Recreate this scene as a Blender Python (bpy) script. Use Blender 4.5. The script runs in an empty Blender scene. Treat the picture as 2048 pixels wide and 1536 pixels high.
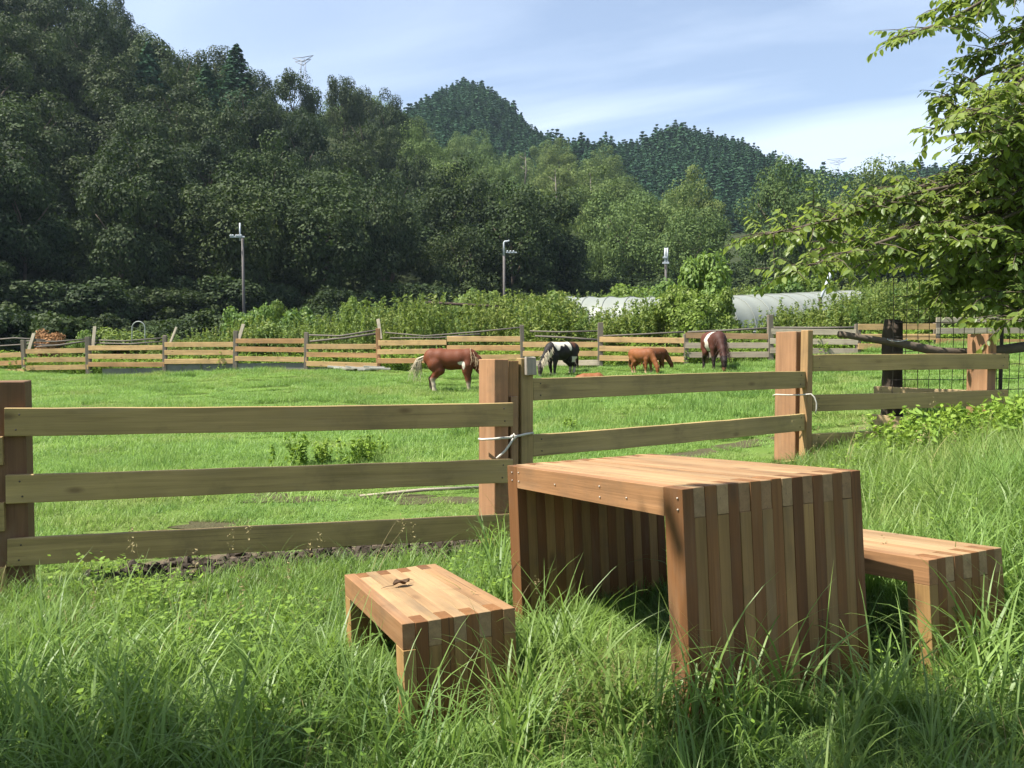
import bpy, bmesh, math, random
import numpy as np
from mathutils import Vector, Matrix

# ------------------------------------------------------------------ scene, camera, light
scene = bpy.context.scene
C = scene.collection
random.seed(7)
RNG = np.random.default_rng(11)
F_PX, CX, CY, HZ = 1650.0, 1024.0, 768.0, 705.0
CAM = Vector((0.0, 0.0, 1.2))
PITCH = math.atan((CY - HZ) / F_PX)

cd = bpy.data.cameras.new('camera')
cam = bpy.data.objects.new('camera', cd)
C.objects.link(cam)
cam.location = CAM
cam.rotation_euler = (math.pi / 2 - PITCH, 0, 0)
cd.sensor_width = 36.0
cd.lens = F_PX / 2048 * 36.0
cd.clip_start = 0.05
cd.clip_end = 4000
scene.camera = cam

SUN_EL = math.radians(58)
SUN_AZ = (-0.965, -0.26)            # horizontal direction towards the sun
_n = math.hypot(*SUN_AZ)
SUN_V = Vector((SUN_AZ[0] / _n * math.cos(SUN_EL), SUN_AZ[1] / _n * math.cos(SUN_EL), math.sin(SUN_EL)))
sl = bpy.data.lights.new('sun', 'SUN')
sl.energy = 5.0
sl.angle = math.radians(0.53)
sl.color = (1.0, 0.95, 0.86)
sun = bpy.data.objects.new('sun', sl)
C.objects.link(sun)
sun.rotation_euler = SUN_V.to_track_quat('Z', 'Y').to_euler()

world = bpy.data.worlds.new('World')
scene.world = world
world.use_nodes = True
wn, wl = world.node_tree.nodes, world.node_tree.links
wn.clear()
w_out = wn.new('ShaderNodeOutputWorld')
w_bg = wn.new('ShaderNodeBackground')
w_bg.inputs['Strength'].default_value = 0.075
sky = wn.new('ShaderNodeTexSky')
sky.sky_type = 'NISHITA'
sky.sun_disc = False
sky.sun_elevation = SUN_EL
sky.sun_rotation = math.atan2(SUN_AZ[0], SUN_AZ[1])
sky.air_density = 1.0
sky.dust_density = 1.1
sky.ozone_density = 3.0
# thin cirrus on a plane far overhead
tc = wn.new('ShaderNodeTexCoord')
sep = wn.new('ShaderNodeSeparateXYZ')
wl.new(tc.outputs['Generated'], sep.inputs[0])
def wmath(op, a, b=None, clamp=False):
    m = wn.new('ShaderNodeMath'); m.operation = op; m.use_clamp = clamp
    for i, v in enumerate((a, b)):
        if v is None: continue
        if isinstance(v, (int, float)): m.inputs[i].default_value = v
        else: wl.new(v, m.inputs[i])
    return m.outputs[0]
zc = wmath('ADD', wmath('MAXIMUM', sep.outputs['Z'], 0.0), 0.16)
px_, py_ = wmath('DIVIDE', sep.outputs['X'], zc), wmath('DIVIDE', sep.outputs['Y'], zc)
cmb = wn.new('ShaderNodeCombineXYZ')
wl.new(wmath('ADD', wmath('MULTIPLY', px_, 0.75), wmath('MULTIPLY', py_, 0.25)), cmb.inputs[0])
wl.new(wmath('ADD', wmath('MULTIPLY', py_, 1.25), wmath('MULTIPLY', px_, 0.45)), cmb.inputs[1])
nz = wn.new('ShaderNodeTexNoise')
nz.inputs['Scale'].default_value = 0.95
nz.inputs['Detail'].default_value = 7.0
nz.inputs['Roughness'].default_value = 0.5
nz.inputs['Distortion'].default_value = 0.7
wl.new(cmb.outputs[0], nz.inputs['Vector'])
cr = wn.new('ShaderNodeValToRGB')
cr.color_ramp.elements[0].position = 0.42
cr.color_ramp.elements[1].position = 0.68
wl.new(nz.outputs['Fac'], cr.inputs['Fac'])
cfac = wmath('ADD', wmath('MULTIPLY', cr.outputs['Color'], 0.42), 0.19, True)
# aerial whitening near the horizon, the same all round
hzf = wmath('POWER', wmath('SUBTRACT', 1.0, wmath('MAXIMUM', sep.outputs['Z'], 0.0), True), 7.0)
cfac = wmath('ADD', cfac, wmath('MULTIPLY', hzf, 0.20), True)
mx = wn.new('ShaderNodeMix'); mx.data_type = 'RGBA'
wl.new(cfac, mx.inputs['Factor'])
wl.new(sky.outputs[0], mx.inputs['A'])
mx.inputs['B'].default_value = (6.6, 7.4, 8.5, 1)
wl.new(mx.outputs['Result'], w_bg.inputs['Color'])
wl.new(w_bg.outputs[0], w_out.inputs[0])

vs = scene.view_settings
vs.view_transform = 'Standard'
vs.look = 'None'
vs.exposure = 1.3
vs.gamma = 1.0
vs.use_curve_mapping = False
scene.render.engine = 'CYCLES'
cy = scene.cycles
cy.use_denoising = True
cy.max_bounces = 5
cy.diffuse_bounces = 2
cy.glossy_bounces = 2
cy.transmission_bounces = 4
cy.transparent_max_bounces = 8
cy.volume_bounces = 0
cy.use_adaptive_sampling = True
cy.adaptive_threshold = 0.015
cy.caustics_reflective = False
cy.caustics_refractive = False

# ------------------------------------------------------------------ helpers
def at(px, py, d):
    """world point seen at photo pixel (px, py) at camera depth d"""
    px, py, d = float(px), float(py), float(d)
    f = Vector((0, math.cos(PITCH), -math.sin(PITCH)))
    u = Vector((0, math.sin(PITCH), math.cos(PITCH)))
    return CAM + d * (f + Vector((1, 0, 0)) * ((px - CX) / F_PX) + u * ((CY - py) / F_PX))

def tag(o, label=None, cat=None, group=None, kind=None):
    if label: o['label'] = label
    if cat: o['category'] = cat
    if group: o['group'] = group
    if kind: o['kind'] = kind
    return o

def empty(name, loc, rz=0.0):
    o = bpy.data.objects.new(name, None)
    o.empty_display_size = 0.1
    C.objects.link(o)
    o.matrix_basis = Matrix.Translation(loc) @ Matrix.Rotation(rz, 4, 'Z')
    return o

def link(name, me, mat=None, parent=None, mw=None, col=None):
    o = bpy.data.objects.new(name, me)
    (col or C).objects.link(o)
    if mat is not None and len(me.materials) == 0:
        me.materials.append(mat)
    mw = mw if mw is not None else Matrix.Identity(4)
    if parent is not None:
        o.parent = parent
        pm = parent.matrix_basis if parent.parent is None else parent.parent.matrix_basis @ parent.matrix_basis
        o.matrix_basis = pm.inverted() @ mw
    else:
        o.matrix_basis = mw
    return o

def mesh_np(name, V, Fc, tint=None, smooth=False):
    V = np.asarray(V, np.float32); Fc = np.asarray(Fc, np.int32)
    me = bpy.data.meshes.new(name)
    n, k = Fc.shape
    me.vertices.add(len(V)); me.vertices.foreach_set('co', V.ravel())
    me.loops.add(n * k); me.loops.foreach_set('vertex_index', Fc.ravel())
    me.polygons.add(n); me.polygons.foreach_set('loop_start', np.arange(0, n * k, k, dtype=np.int32))
    if smooth: me.polygons.foreach_set('use_smooth', np.ones(n, bool))
    if tint is not None:
        a = me.attributes.new('tint', 'FLOAT', 'POINT')
        a.data.foreach_set('value', np.asarray(tint, np.float32))
    me.update(calc_edges=True)
    return me

def bm_mesh(name, bm, smooth=False):
    me = bpy.data.meshes.new(name)
    bm.normal_update(); bm.to_mesh(me); bm.free()
    if smooth:
        for p in me.polygons: p.use_smooth = True
    return me

def box_mesh(name, l, w, t, bev=0.003, seed=None, wob=0.0):
    """length l on local X centred, w on Y, t on Z"""
    bm = bmesh.new()
    bmesh.ops.create_cube(bm, size=1.0)
    for v in bm.verts:
        v.co = Vector((v.co.x * l, v.co.y * w, v.co.z * t))
    if wob:
        r = random.Random(seed)
        for v in bm.verts:
            v.co += Vector((r.uniform(-wob, wob), r.uniform(-wob, wob), r.uniform(-wob, wob)))
    if bev:
        bmesh.ops.bevel(bm, geom=list(bm.edges), offset=bev, segments=1, affect='EDGES')
    return bm_mesh(name, bm)

def board(name, p0, p1, width_vec, w, t, mat, parent, col, bev=0.003, wob=0.0):
    """a plank from p0 to p1 (centres of its ends); width_vec is the direction of its width"""
    p0, p1 = Vector(p0), Vector(p1)
    x = (p1 - p0); L = x.length; x.normalize()
    y = Vector(width_vec); y = (y - x * y.dot(x)).normalized()
    z = x.cross(y)
    M = Matrix((x, y, z)).transposed().to_4x4()
    M.translation = (p0 + p1) / 2
    o = link(name, box_mesh(name, L, w, t, bev, random.random(), wob), mat, parent, M)
    o.color = (*col, 1)
    return o

def tube(pts, rads, n=8, cap=True, noise=0.0, seed=0):
    """returns V, F(quads) of a tube through pts"""
    pts = [Vector(p) for p in pts]
    rg = random.Random(seed)
    V, Q = [], []
    ref = None
    for i, p in enumerate(pts):
        a = pts[max(i - 1, 0)]; b = pts[min(i + 1, len(pts) - 1)]
        tdir = (b - a).normalized()
        if ref is None:
            ref = Vector((1, 0, 0)) if abs(tdir.x) < 0.8 else Vector((0, 1, 0))
        s = (ref - tdir * ref.dot(tdir)).normalized(); ref = s
        u = tdir.cross(s)
        for k in range(n):
            an = 2 * math.pi * k / n
            r = rads[i] * (1 + (rg.uniform(-noise, noise) if noise else 0))
            V.append(p + (s * math.cos(an) + u * math.sin(an)) * r)
    for i in range(len(pts) - 1):
        for k in range(n):
            Q.append((i * n + k, i * n + (k + 1) % n, (i + 1) * n + (k + 1) % n, (i + 1) * n + k))
    if cap:
        for i0, p in ((0, pts[0]), ((len(pts) - 1) * n, pts[-1])):
            c = len(V); V.append(p)
            for k in range(n):
                q = (i0 + k, i0 + (k + 1) % n, c, c)
                Q.append(q)
    return V, Q

def tubes_mesh(name, lst, smooth=True):
    bm = bmesh.new()
    for V, Q in lst:
        vs_ = [bm.verts.new(v) for v in V]
        for q in Q:
            qq = []
            for i in q:
                if vs_[i] not in qq: qq.append(vs_[i])
            if len(qq) >= 3:
                try: bm.faces.new(qq)
                except ValueError: pass
    bmesh.ops.recalc_face_normals(bm, faces=bm.faces)
    return bm_mesh(name, bm, smooth)

# ------------------------------------------------------------------ materials
class NT:
    def __init__(self, name):
        self.m = bpy.data.materials.new(name); self.m.use_nodes = True
        self.n = self.m.node_tree.nodes; self.l = self.m.node_tree.links
        self.n.clear()
        self.out = self.n.new('ShaderNodeOutputMaterial')
    def node(self, t, **kw):
        x = self.n.new(t)
        for k, v in kw.items(): setattr(x, k, v)
        return x
    def put(self, sock, v):
        if hasattr(v, 'links') or hasattr(v, 'is_output'): self.l.new(v, sock)
        elif isinstance(v, tuple) and len(v) == 3 and sock.type == 'RGBA': sock.default_value = (*v, 1)
        else: sock.default_value = v
    def math(self, op, a, b=None, clamp=False):
        m = self.node('ShaderNodeMath', operation=op, use_clamp=clamp)
        self.put(m.inputs[0], a)
        if b is not None: self.put(m.inputs[1], b)
        return m.outputs[0]
    def mix(self, f, a, b, blend='MIX'):
        m = self.node('ShaderNodeMix', data_type='RGBA', blend_type=blend)
        self.put(m.inputs['Factor'], f); self.put(m.inputs['A'], a); self.put(m.inputs['B'], b)
        return m.outputs['Result']
    def noise(self, vec, scale, detail=4.0, rough=0.55, dist=0.0):
        m = self.node('ShaderNodeTexNoise')
        if vec is not None: self.l.new(vec, m.inputs['Vector'])
        m.inputs['Scale'].default_value = scale; m.inputs['Detail'].default_value = detail
        m.inputs['Roughness'].default_value = rough; m.inputs['Distortion'].default_value = dist
        return m.outputs['Fac']
    def ramp(self, f, stops):
        m = self.node('ShaderNodeValToRGB')
        e = m.color_ramp.elements
        while len(e) < len(stops): e.new(0.5)
        for el, (p, c) in zip(e, stops):
            el.position = p
            el.color = (*c, 1) if isinstance(c, tuple) else (c, c, c, 1)
        self.l.new(f, m.inputs['Fac'])
        return m.outputs['Color']
    def coord(self, which='Object'):
        return self.node('ShaderNodeTexCoord').outputs[which]
    def pos(self):
        return self.node('ShaderNodeNewGeometry').outputs['Position']
    def mapping(self, vec, scale=(1, 1, 1), loc=(0, 0, 0)):
        m = self.node('ShaderNodeMapping')
        self.l.new(vec, m.inputs['Vector'])
        m.inputs['Scale'].default_value = scale
        if isinstance(loc, tuple): m.inputs['Location'].default_value = loc
        else: self.l.new(loc, m.inputs['Location'])
        return m.outputs[0]
    def principled(self, col, rough=0.7, spec=0.3, bump=None, bstr=0.3, bdist=0.01):
        b = self.node('ShaderNodeBsdfPrincipled')
        self.put(b.inputs['Base Color'], col); self.put(b.inputs['Roughness'], rough)
        b.inputs['Specular IOR Level'].default_value = spec
        if bump is not None:
            bn = self.node('ShaderNodeBump')
            bn.inputs['Strength'].default_value = bstr; bn.inputs['Distance'].default_value = bdist
            self.l.new(bump, bn.inputs['Height']); self.l.new(bn.outputs[0], b.inputs['Normal'])
        return b.outputs[0]
    def done(self, sh):
        self.l.new(sh, self.out.inputs['Surface']); return self.m

def wood_material(name, grey=0.0, rough=0.72, knots=True):
    t = NT(name)
    oi = t.node('ShaderNodeObjectInfo')
    cx = t.node('ShaderNodeCombineXYZ')
    for i, k in enumerate((37.0, 91.0, 53.0)): t.l.new(t.math('MULTIPLY', oi.outputs['Random'], k), cx.inputs[i])
    v = t.node('ShaderNodeVectorMath', operation='ADD')
    t.l.new(t.coord(), v.inputs[0]); t.l.new(cx.outputs[0], v.inputs[1])
    v = v.outputs[0]
    g1 = t.noise(t.mapping(v, (1.2, 26, 26)), 1.0, 5, 0.6, 0.6)
    g2 = t.noise(t.mapping(v, (3.5, 160, 160)), 1.0, 3, 0.6, 0.2)
    g3 = t.noise(v, 2.2, 3, 0.5)
    val = t.math('ADD', t.math('MULTIPLY', g1, 0.9), t.math('MULTIPLY', g2, 0.5))
    val = t.math('ADD', val, t.math('MULTIPLY', g3, 0.7))
    f = t.math('ADD', t.math('MULTIPLY', t.math('SUBTRACT', val, 1.05), 1.05), 1.0)
    cmb2 = t.node('ShaderNodeCombineColor')
    for i in range(3): t.l.new(f, cmb2.inputs[i])
    col = t.mix(1.0, oi.outputs['Color'], cmb2.outputs[0], 'MULTIPLY')
    if knots:
        vo = t.node('ShaderNodeTexVoronoi'); vo.inputs['Scale'].default_value = 1.0
        t.l.new(t.mapping(v, (3.0, 7.5, 7.5)), vo.inputs['Vector'])
        k = t.ramp(vo.outputs['Distance'], [(0.05, 1.0), (0.17, 0.0)])
        sepc = t.node('ShaderNodeSeparateColor'); t.l.new(vo.outputs['Color'], sepc.inputs[0])
        on = t.math('GREATER_THAN', sepc.outputs[0], 0.42)
        col = t.mix(t.math('MULTIPLY', t.math('MULTIPLY', k, on), 0.62), col, (0.09, 0.045, 0.022))
    stain = t.ramp(t.noise(v, 5.0, 5, 0.65), [(0.52, 0.0), (0.72, 1.0)])
    col = t.mix(t.math('MULTIPLY', stain, 0.34 + 0.3 * grey), col, (0.10, 0.075, 0.05))
    pale = t.ramp(t.noise(t.mapping(v, (1.5, 9, 9)), 1.0, 4, 0.6), [(0.55, 0.0), (0.75, 1.0)])
    col = t.mix(t.math('MULTIPLY', pale, 0.25), col, (0.33, 0.25, 0.16))
    ck = t.ramp(t.noise(t.mapping(v, (0.9, 95, 95)), 1.0, 2, 0.5), [(0.26, 1.0), (0.31, 0.0)])
    col = t.mix(t.math('MULTIPLY', ck, 0.6), col, (0.04, 0.025, 0.015))
    if grey: col = t.mix(grey, col, (0.33, 0.31, 0.28))
    return t.done(t.principled(col, rough, 0.25, val, 0.35, 0.004))

WOOD = wood_material('sawn_timber')
OLDWOOD = wood_material('weathered_timber', grey=0.18, rough=0.85)

def foliage_material(name, dark, light, trans, tmix=0.3, rough=0.5, spec=0.35, patch=0.25, hue=0.6, dry=0.0):
    t = NT(name)
    at_ = t.node('ShaderNodeAttribute', attribute_name='tint')
    oi = t.node('ShaderNodeObjectInfo')
    nz_ = t.noise(t.pos(), patch, 3, 0.5)
    f = t.math('ADD', t.math('MULTIPLY', at_.outputs['Fac'], 0.5), t.math('MULTIPLY', oi.outputs['Random'], 0.38))
    f = t.math('ADD', f, t.math('MULTIPLY', t.math('SUBTRACT', nz_, 0.5), 0.7), True)
    col = t.mix(f, dark, light)
    hv = t.math('FRACT', t.math('MULTIPLY', oi.outputs['Random'], 7.31))
    col = t.mix(t.math('MULTIPLY', hv, hue), col, t.mix(1.0, col, (1.45, 1.0, 0.75), 'MULTIPLY'))
    if dry:
        dn = t.ramp(t.noise(t.pos(), 0.55, 5, 0.65), [(0.50, 0.0), (0.66, 1.0)])
        col = t.mix(t.math('MULTIPLY', dn, dry), col, (0.27, 0.26, 0.085))
    b = t.principled(col, rough, spec)
    tr = t.node('ShaderNodeBsdfTranslucent')
    t.put(tr.inputs['Color'], t.mix(f, tuple(c * 0.7 for c in trans), trans))
    ms = t.node('ShaderNodeMixShader'); ms.inputs[0].default_value = tmix
    t.l.new(b, ms.inputs[1]); t.l.new(tr.outputs[0], ms.inputs[2])
    return t.done(ms.outputs[0])

M_LEAF_FOREST_SHADED = foliage_material('shade_toned_forest_leaves', (0.007, 0.018, 0.008), (0.066, 0.100, 0.034), (0.07, 0.12, 0.02), 0.16, 0.65, 0.12, 0.09, 0.35)  # the left wood's hill shade is put into these darker leaf colours
M_LEAF_VALLEY = foliage_material('haze_tinted_valley_leaves', (0.042, 0.084, 0.026), (0.145, 0.205, 0.062), (0.13, 0.20, 0.05), 0.25, 0.65, 0.12, 0.06, 0.4)  # valley haze is partly put into this bluer green
M_CONIFER = foliage_material('haze_tinted_needles', (0.022, 0.060, 0.034), (0.060, 0.122, 0.064), (0.05, 0.11, 0.04), 0.2, 0.75, 0.05, 0.05, 0.25)  # blue of the distant haze is put into the needle colours
M_LEAF_NEAR = foliage_material('near_tree_leaves', (0.075, 0.135, 0.032), (0.21, 0.265, 0.06), (0.32, 0.42, 0.07), 0.42, 0.42, 0.35, 0.9, 0.2)
M_SHRUB = foliage_material('shrub_leaves', (0.060, 0.13, 0.028), (0.17, 0.26, 0.055), (0.22, 0.34, 0.05), 0.32, 0.55, 0.25, 0.3)
M_WEED = foliage_material('tall_weed_leaves', (0.050, 0.105, 0.024), (0.21, 0.28, 0.07), (0.25, 0.34, 0.06), 0.32, 0.6, 0.2, 0.7)
M_DEADBUSH = foliage_material('dead_bush_twigs', (0.16, 0.10, 0.05), (0.32, 0.22, 0.12), (0.2, 0.14, 0.07), 0.1, 0.8, 0.1, 0.6)
M_GRASS_LONG = foliage_material('long_grass', (0.054, 0.122, 0.022), (0.225, 0.345, 0.09), (0.28, 0.44, 0.075), 0.38, 0.45, 0.35, 0.9, 0.2, 0.22)
M_GRASS_FIELD = foliage_material('pasture_grass', (0.095, 0.190, 0.040), (0.255, 0.40, 0.11), (0.31, 0.49, 0.10), 0.38, 0.5, 0.25, 0.8, 0.25, 0.65)
M_GRASS_DRY = foliage_material('dry_grass', (0.16, 0.15, 0.06), (0.38, 0.31, 0.16), (0.3, 0.26, 0.1), 0.25, 0.6, 0.2, 0.9)
M_HERB = foliage_material('herb_leaves', (0.10, 0.19, 0.030), (0.24, 0.36, 0.05), (0.32, 0.46, 0.06), 0.33, 0.6, 0.2, 0.7, 0.25)

def simple_material(name, col, rough=0.6, spec=0.3, var=0.25, scale=6.0, metallic=0.0, bstr=0.2):
    t = NT(name)
    n1 = t.noise(t.coord(), scale, 5, 0.6)
    c = t.mix(n1, tuple(x * (1 - var) for x in col), tuple(min(1, x * (1 + var)) for x in col))
    s = t.principled(c, rough, spec, n1, bstr, 0.01)
    t.n[s.node.name].inputs['Metallic'].default_value = metallic
    return t.done(s)
M_BARK = simple_material('bark', (0.10, 0.08, 0.06), 0.9, 0.1, 0.5, 9, bstr=0.8)
M_OLDPOST = simple_material('rotten_post_wood', (0.055, 0.042, 0.032), 0.95, 0.1, 0.6, 7, bstr=1.0)
M_STEEL = simple_material('galvanised_steel', (0.40, 0.43, 0.45), 0.45, 0.5, 0.1, 8)
M_POLE = simple_material('pole_grey', (0.11, 0.10, 0.095), 0.8, 0.2, 0.25, 3)
M_WIRE = simple_material('rusty_wire', (0.07, 0.055, 0.045), 0.7, 0.3, 0.3, 20)
M_ROPE = simple_material('white_rope', (0.5, 0.47, 0.41), 0.8, 0.2, 0.15, 60)
M_STONE = simple_material('grey_sheet', (0.16, 0.155, 0.14), 0.85, 0.2, 0.35, 3, bstr=0.4)
M_PYLON = simple_material('pylon_steel', (0.22, 0.24, 0.26), 0.6, 0.3, 0.1, 1)
M_FILMRIB = simple_material('hoop_steel', (0.26, 0.28, 0.26), 0.5, 0.4, 0.1, 3)
M_NAIL = simple_material('screw_steel', (0.42, 0.36, 0.30), 0.4, 0.5, 0.1, 30)
M_CLOD = simple_material('soil_clods', (0.052, 0.042, 0.032), 0.95, 0.1, 0.5, 14, bstr=0.8)
M_STRAW = simple_material('straw_brown', (0.30, 0.21, 0.11), 0.85, 0.1, 0.4, 20)
M_DEADLEAF = simple_material('dead_leaf_brown', (0.10, 0.06, 0.035), 0.8, 0.2, 0.4, 40)
M_HOOF = simple_material('hoof_horn', (0.08, 0.065, 0.05), 0.6, 0.3, 0.3, 20)

def film_material():
    t = NT('greenhouse_film')
    n1 = t.noise(t.pos(), 1.1, 4, 0.6)
    c = t.mix(n1, (0.25, 0.27, 0.235), (0.32, 0.34, 0.30))
    b = t.principled(c, 0.45, 0.4)
    tr = t.node('ShaderNodeBsdfTranslucent'); tr.inputs['Color'].default_value = (0.24, 0.27, 0.22, 1)
    ms = t.node('ShaderNodeMixShader'); ms.inputs[0].default_value = 0.3
    t.l.new(b, ms.inputs[1]); t.l.new(tr.outputs[0], ms.inputs[2])
    return t.done(ms.outputs[0])
M_FILM = film_material()

def ground_material():
    t = NT('ground_soil_and_turf')
    p = t.pos()
    sx = t.node('ShaderNodeSeparateXYZ'); t.l.new(p, sx.inputs[0])
    n1 = t.noise(p, 0.45, 5, 0.6); n2 = t.noise(p, 7.0, 6, 0.65); n3 = t.noise(p, 38.0, 4, 0.6)
    turf = t.mix(n2, (0.055, 0.105, 0.020), (0.13, 0.20, 0.038))
    turf = t.mix(t.ramp(n1, [(0.45, 0.0), (0.62, 0.45)]), turf, (0.13, 0.15, 0.05))
    soil = t.mix(n2, (0.050, 0.036, 0.026), (0.13, 0.10, 0.07))
    soil = t.mix(t.math('MULTIPLY', n3, 0.6), soil, (0.16, 0.125, 0.09))
    # trampled strip along the rail fence: bare wet soil
    a = t.math('SUBTRACT', sx.outputs['Y'], t.math('ADD', t.math('MULTIPLY', sx.outputs['X'], 0.34), 5.12))
    strip = t.math('SUBTRACT', 1.0, t.math('MULTIPLY', t.math('ABSOLUTE', a), 1.7), True)
    inx = t.math('MULTIPLY', t.math('MULTIPLY', t.math('SUBTRACT', sx.outputs['X'], -2.35), 3.0, True),
                 t.math('MULTIPLY', t.math('SUBTRACT', 2.4, sx.outputs['X']), 2.0, True))
    mud = t.math('MULTIPLY', strip, inx)
    mud = t.ramp(t.math('ADD', mud, t.math('MULTIPLY', t.math('SUBTRACT', n2, 0.5), 0.9)), [(0.28, 0.0), (0.5, 1.0)])
    spots = t.ramp(t.noise(p, 0.9, 4, 0.6), [(0.64, 0.0), (0.70, 0.8)])
    far = t.math('MULTIPLY', t.math('SUBTRACT', sx.outputs['Y'], 27.0), 0.2, True)
    col = t.mix(t.math('MAXIMUM', mud, t.math('MULTIPLY', spots, t.math('SUBTRACT', 1.0, far))), turf, soil)
    col = t.mix(far, col, t.mix(n1, (0.020, 0.030, 0.012), (0.045, 0.055, 0.02)))
    h = t.math('ADD', n2, t.math('MULTIPLY', n3, 0.5))
    return t.done(t.principled(col, 0.95, 0.1, h, 0.9, 0.04))
M_GROUND = ground_material()

# ------------------------------------------------------------------ terrain
CP = [(0, 0, -.06), (-3, 1.5, -.1), (-1.5, 2.8, -.08), (-.3, 2.6, -.06), (.5, 2.5, .07), (1.45, 2.9, .07), (2.2, 2.6, .14), (3, 4, .34),
      (1.3, 4.2, .1), (3.2, 5.6, .44), (4.2, 6.5, .52), (5.2, 7.6, .6), (2.5, 7.0, .3), (7, 8, .75), (6, 4, .6),
      (-2.55, 4.2, -.01), (0, 5.15, .0), (-1.2, 4.7, 0), (.2, 3.8, .04), (1.2, 6.0, .1),
      (-4, 6, 0), (0, 8, .02), (2.5, 9, .22), (-5, 10, .05), (0, 12, .12), (5, 11, .55), (-9, 18, .22), (-1.3, 18, .33), (4, 17, .55), (8, 15, .9),
      (-14.8, 25, .59), (-7.6, 24, .66), (-.3, 22.5, .76), (1.2, 20.5, .62), (3.35, 20, .74), (4.9, 19.5, .76), (4.8, 21, .86), (7, 20, .99), (9.4, 20, 1.25), (12, 20, 1.4),
      (-16, 34, .9), (0, 34, 1.3), (12, 34, 1.8), (-24, 44, 1.4), (-5, 50, 1.8), (20, 55, 3), (22, 30, 2.0),
      (-50, 44, 22), (-60, 40, 36), (-30, 54, 3), (-12, 64, 3.5), (0, 74, 4), (8, 88, 6),  # out-of-view spur at far left raised so that it shades the wood
      (-38, 110, 29), (-26, 130, 33), (-50, 100, 30), (-80, 66, 44), (-66, 60, 36), (-75, 98, 48), (-62, 145, 46), (-44, 150, 40),
      (-22, 92, 14), (-42, 78, 16), (-110, 60, 50), (-150, 100, 80), (-150, 30, 45), (-90, 25, 32), (-120, -20, 20), (-60, 12, 2), (-60, -30, 1), (0, -40, -.5), (50, -30, 1),
      (-18, 170, 35), (-2.5, 170, 30), (16, 170, 30), (28, 170, 25), (49, 170, 19), (94, 200, 27),
      (10, 92, 7), (25, 90, 6.5), (45, 84, 6.5), (62, 90, 9), (70, 50, 4), (60, 20, 3), (110, 70, 10), (150, 130, 22), (120, 0, 5),
      (-17, 350, 107), (-41, 350, 94), (22, 350, 77), (-1, 350, 97), (-100, 330, 95), (-90, 230, 70), (-55, 230, 52),
      (34, 320, 74), (61, 320, 81), (86, 320, 74), (104, 320, 66), (119, 320, 61), (156, 320, 64), (200, 320, 62), (280, 300, 60), (40, 235, 42), (90, 240, 42), (0, 240, 50),
      (0, 460, 80), (-70, 460, 85), (120, 460, 45), (60, 430, 60), (250, 460, 40), (-200, 300, 90), (-220, 150, 90), (-220, -20, 40), (220, 150, 30), (230, 0, 10)]
CPa = np.array(CP, float)
def _tps_k(r2):
    return np.where(r2 > 0, r2 * np.log(np.maximum(r2, 1e-12)), 0.0)
def _warp(X, Y):
    # compress distance so that near and far control points are evenly spaced
    r = np.hypot(X, Y) + 1e-9
    s = np.log1p(r / 3.0) / r
    return X * s, Y * s
_wx, _wy = _warp(CPa[:, 0], CPa[:, 1])
_N = len(CPa)
_K = _tps_k((_wx[:, None] - _wx) ** 2 + (_wy[:, None] - _wy) ** 2) + np.eye(_N) * 1e-3
_P = np.c_[np.ones(_N), _wx, _wy]
_zv = np.arcsinh(CPa[:, 2] / 2.0)
_sol = np.linalg.solve(np.block([[_K, _P], [_P.T, np.zeros((3, 3))]]), np.r_[_zv, np.zeros(3)])
def ground(X, Y):
    X = np.atleast_1d(np.asarray(X, float)); Y = np.atleast_1d(np.asarray(Y, float))
    x, y = _warp(X, Y)
    k = _tps_k((x[:, None] - _wx) ** 2 + (y[:, None] - _wy) ** 2)
    v = k @ _sol[:_N] + _sol[_N] + x * _sol[_N + 1] + y * _sol[_N + 2]
    return np.sinh(np.clip(v, -1.5, 5.2)) * 2.0
def gz(x, y): return float(ground(x, y)[0])
def gp(x, y): return Vector((x, y, gz(x, y)))

def build_ground():
    ys = np.r_[np.linspace(-40, 0, 16)[:-1], np.linspace(0, 9, 60)[:-1], 9 * np.exp(np.linspace(0, math.log(520 / 9), 130)), [700.0, 900.0]]
    t = np.linspace(-1, 1, 161); t = np.sign(t) * (0.35 * np.abs(t) + 0.65 * np.abs(t) ** 2.6)
    V = []
    for y in ys:
        half = 9 + 1.15 * max(y, 0) + (70 if y < 0 else 40 * min(1, y / 20) + 30)
        X = t * half
        yy = min(y, 460.0)
        z = ground(np.clip(X, -240, 290), np.full_like(X, yy))
        if y > 520: z = np.full_like(X, 30.0 if y < 800 else 10.0)
        V.append(np.c_[X, np.full_like(X, y), z])
    V = np.concatenate(V)
    nx = len(t); ny = len(ys)
    i = np.arange((ny - 1) * nx).reshape(ny - 1, nx)[:, :-1].ravel()
    Fq = np.c_[i, i + 1, i + nx + 1, i + nx]
    o = link('ground', mesh_np('ground', V, Fq, smooth=True), M_GROUND)
    tag(o, kind='structure')
build_ground()

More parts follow.
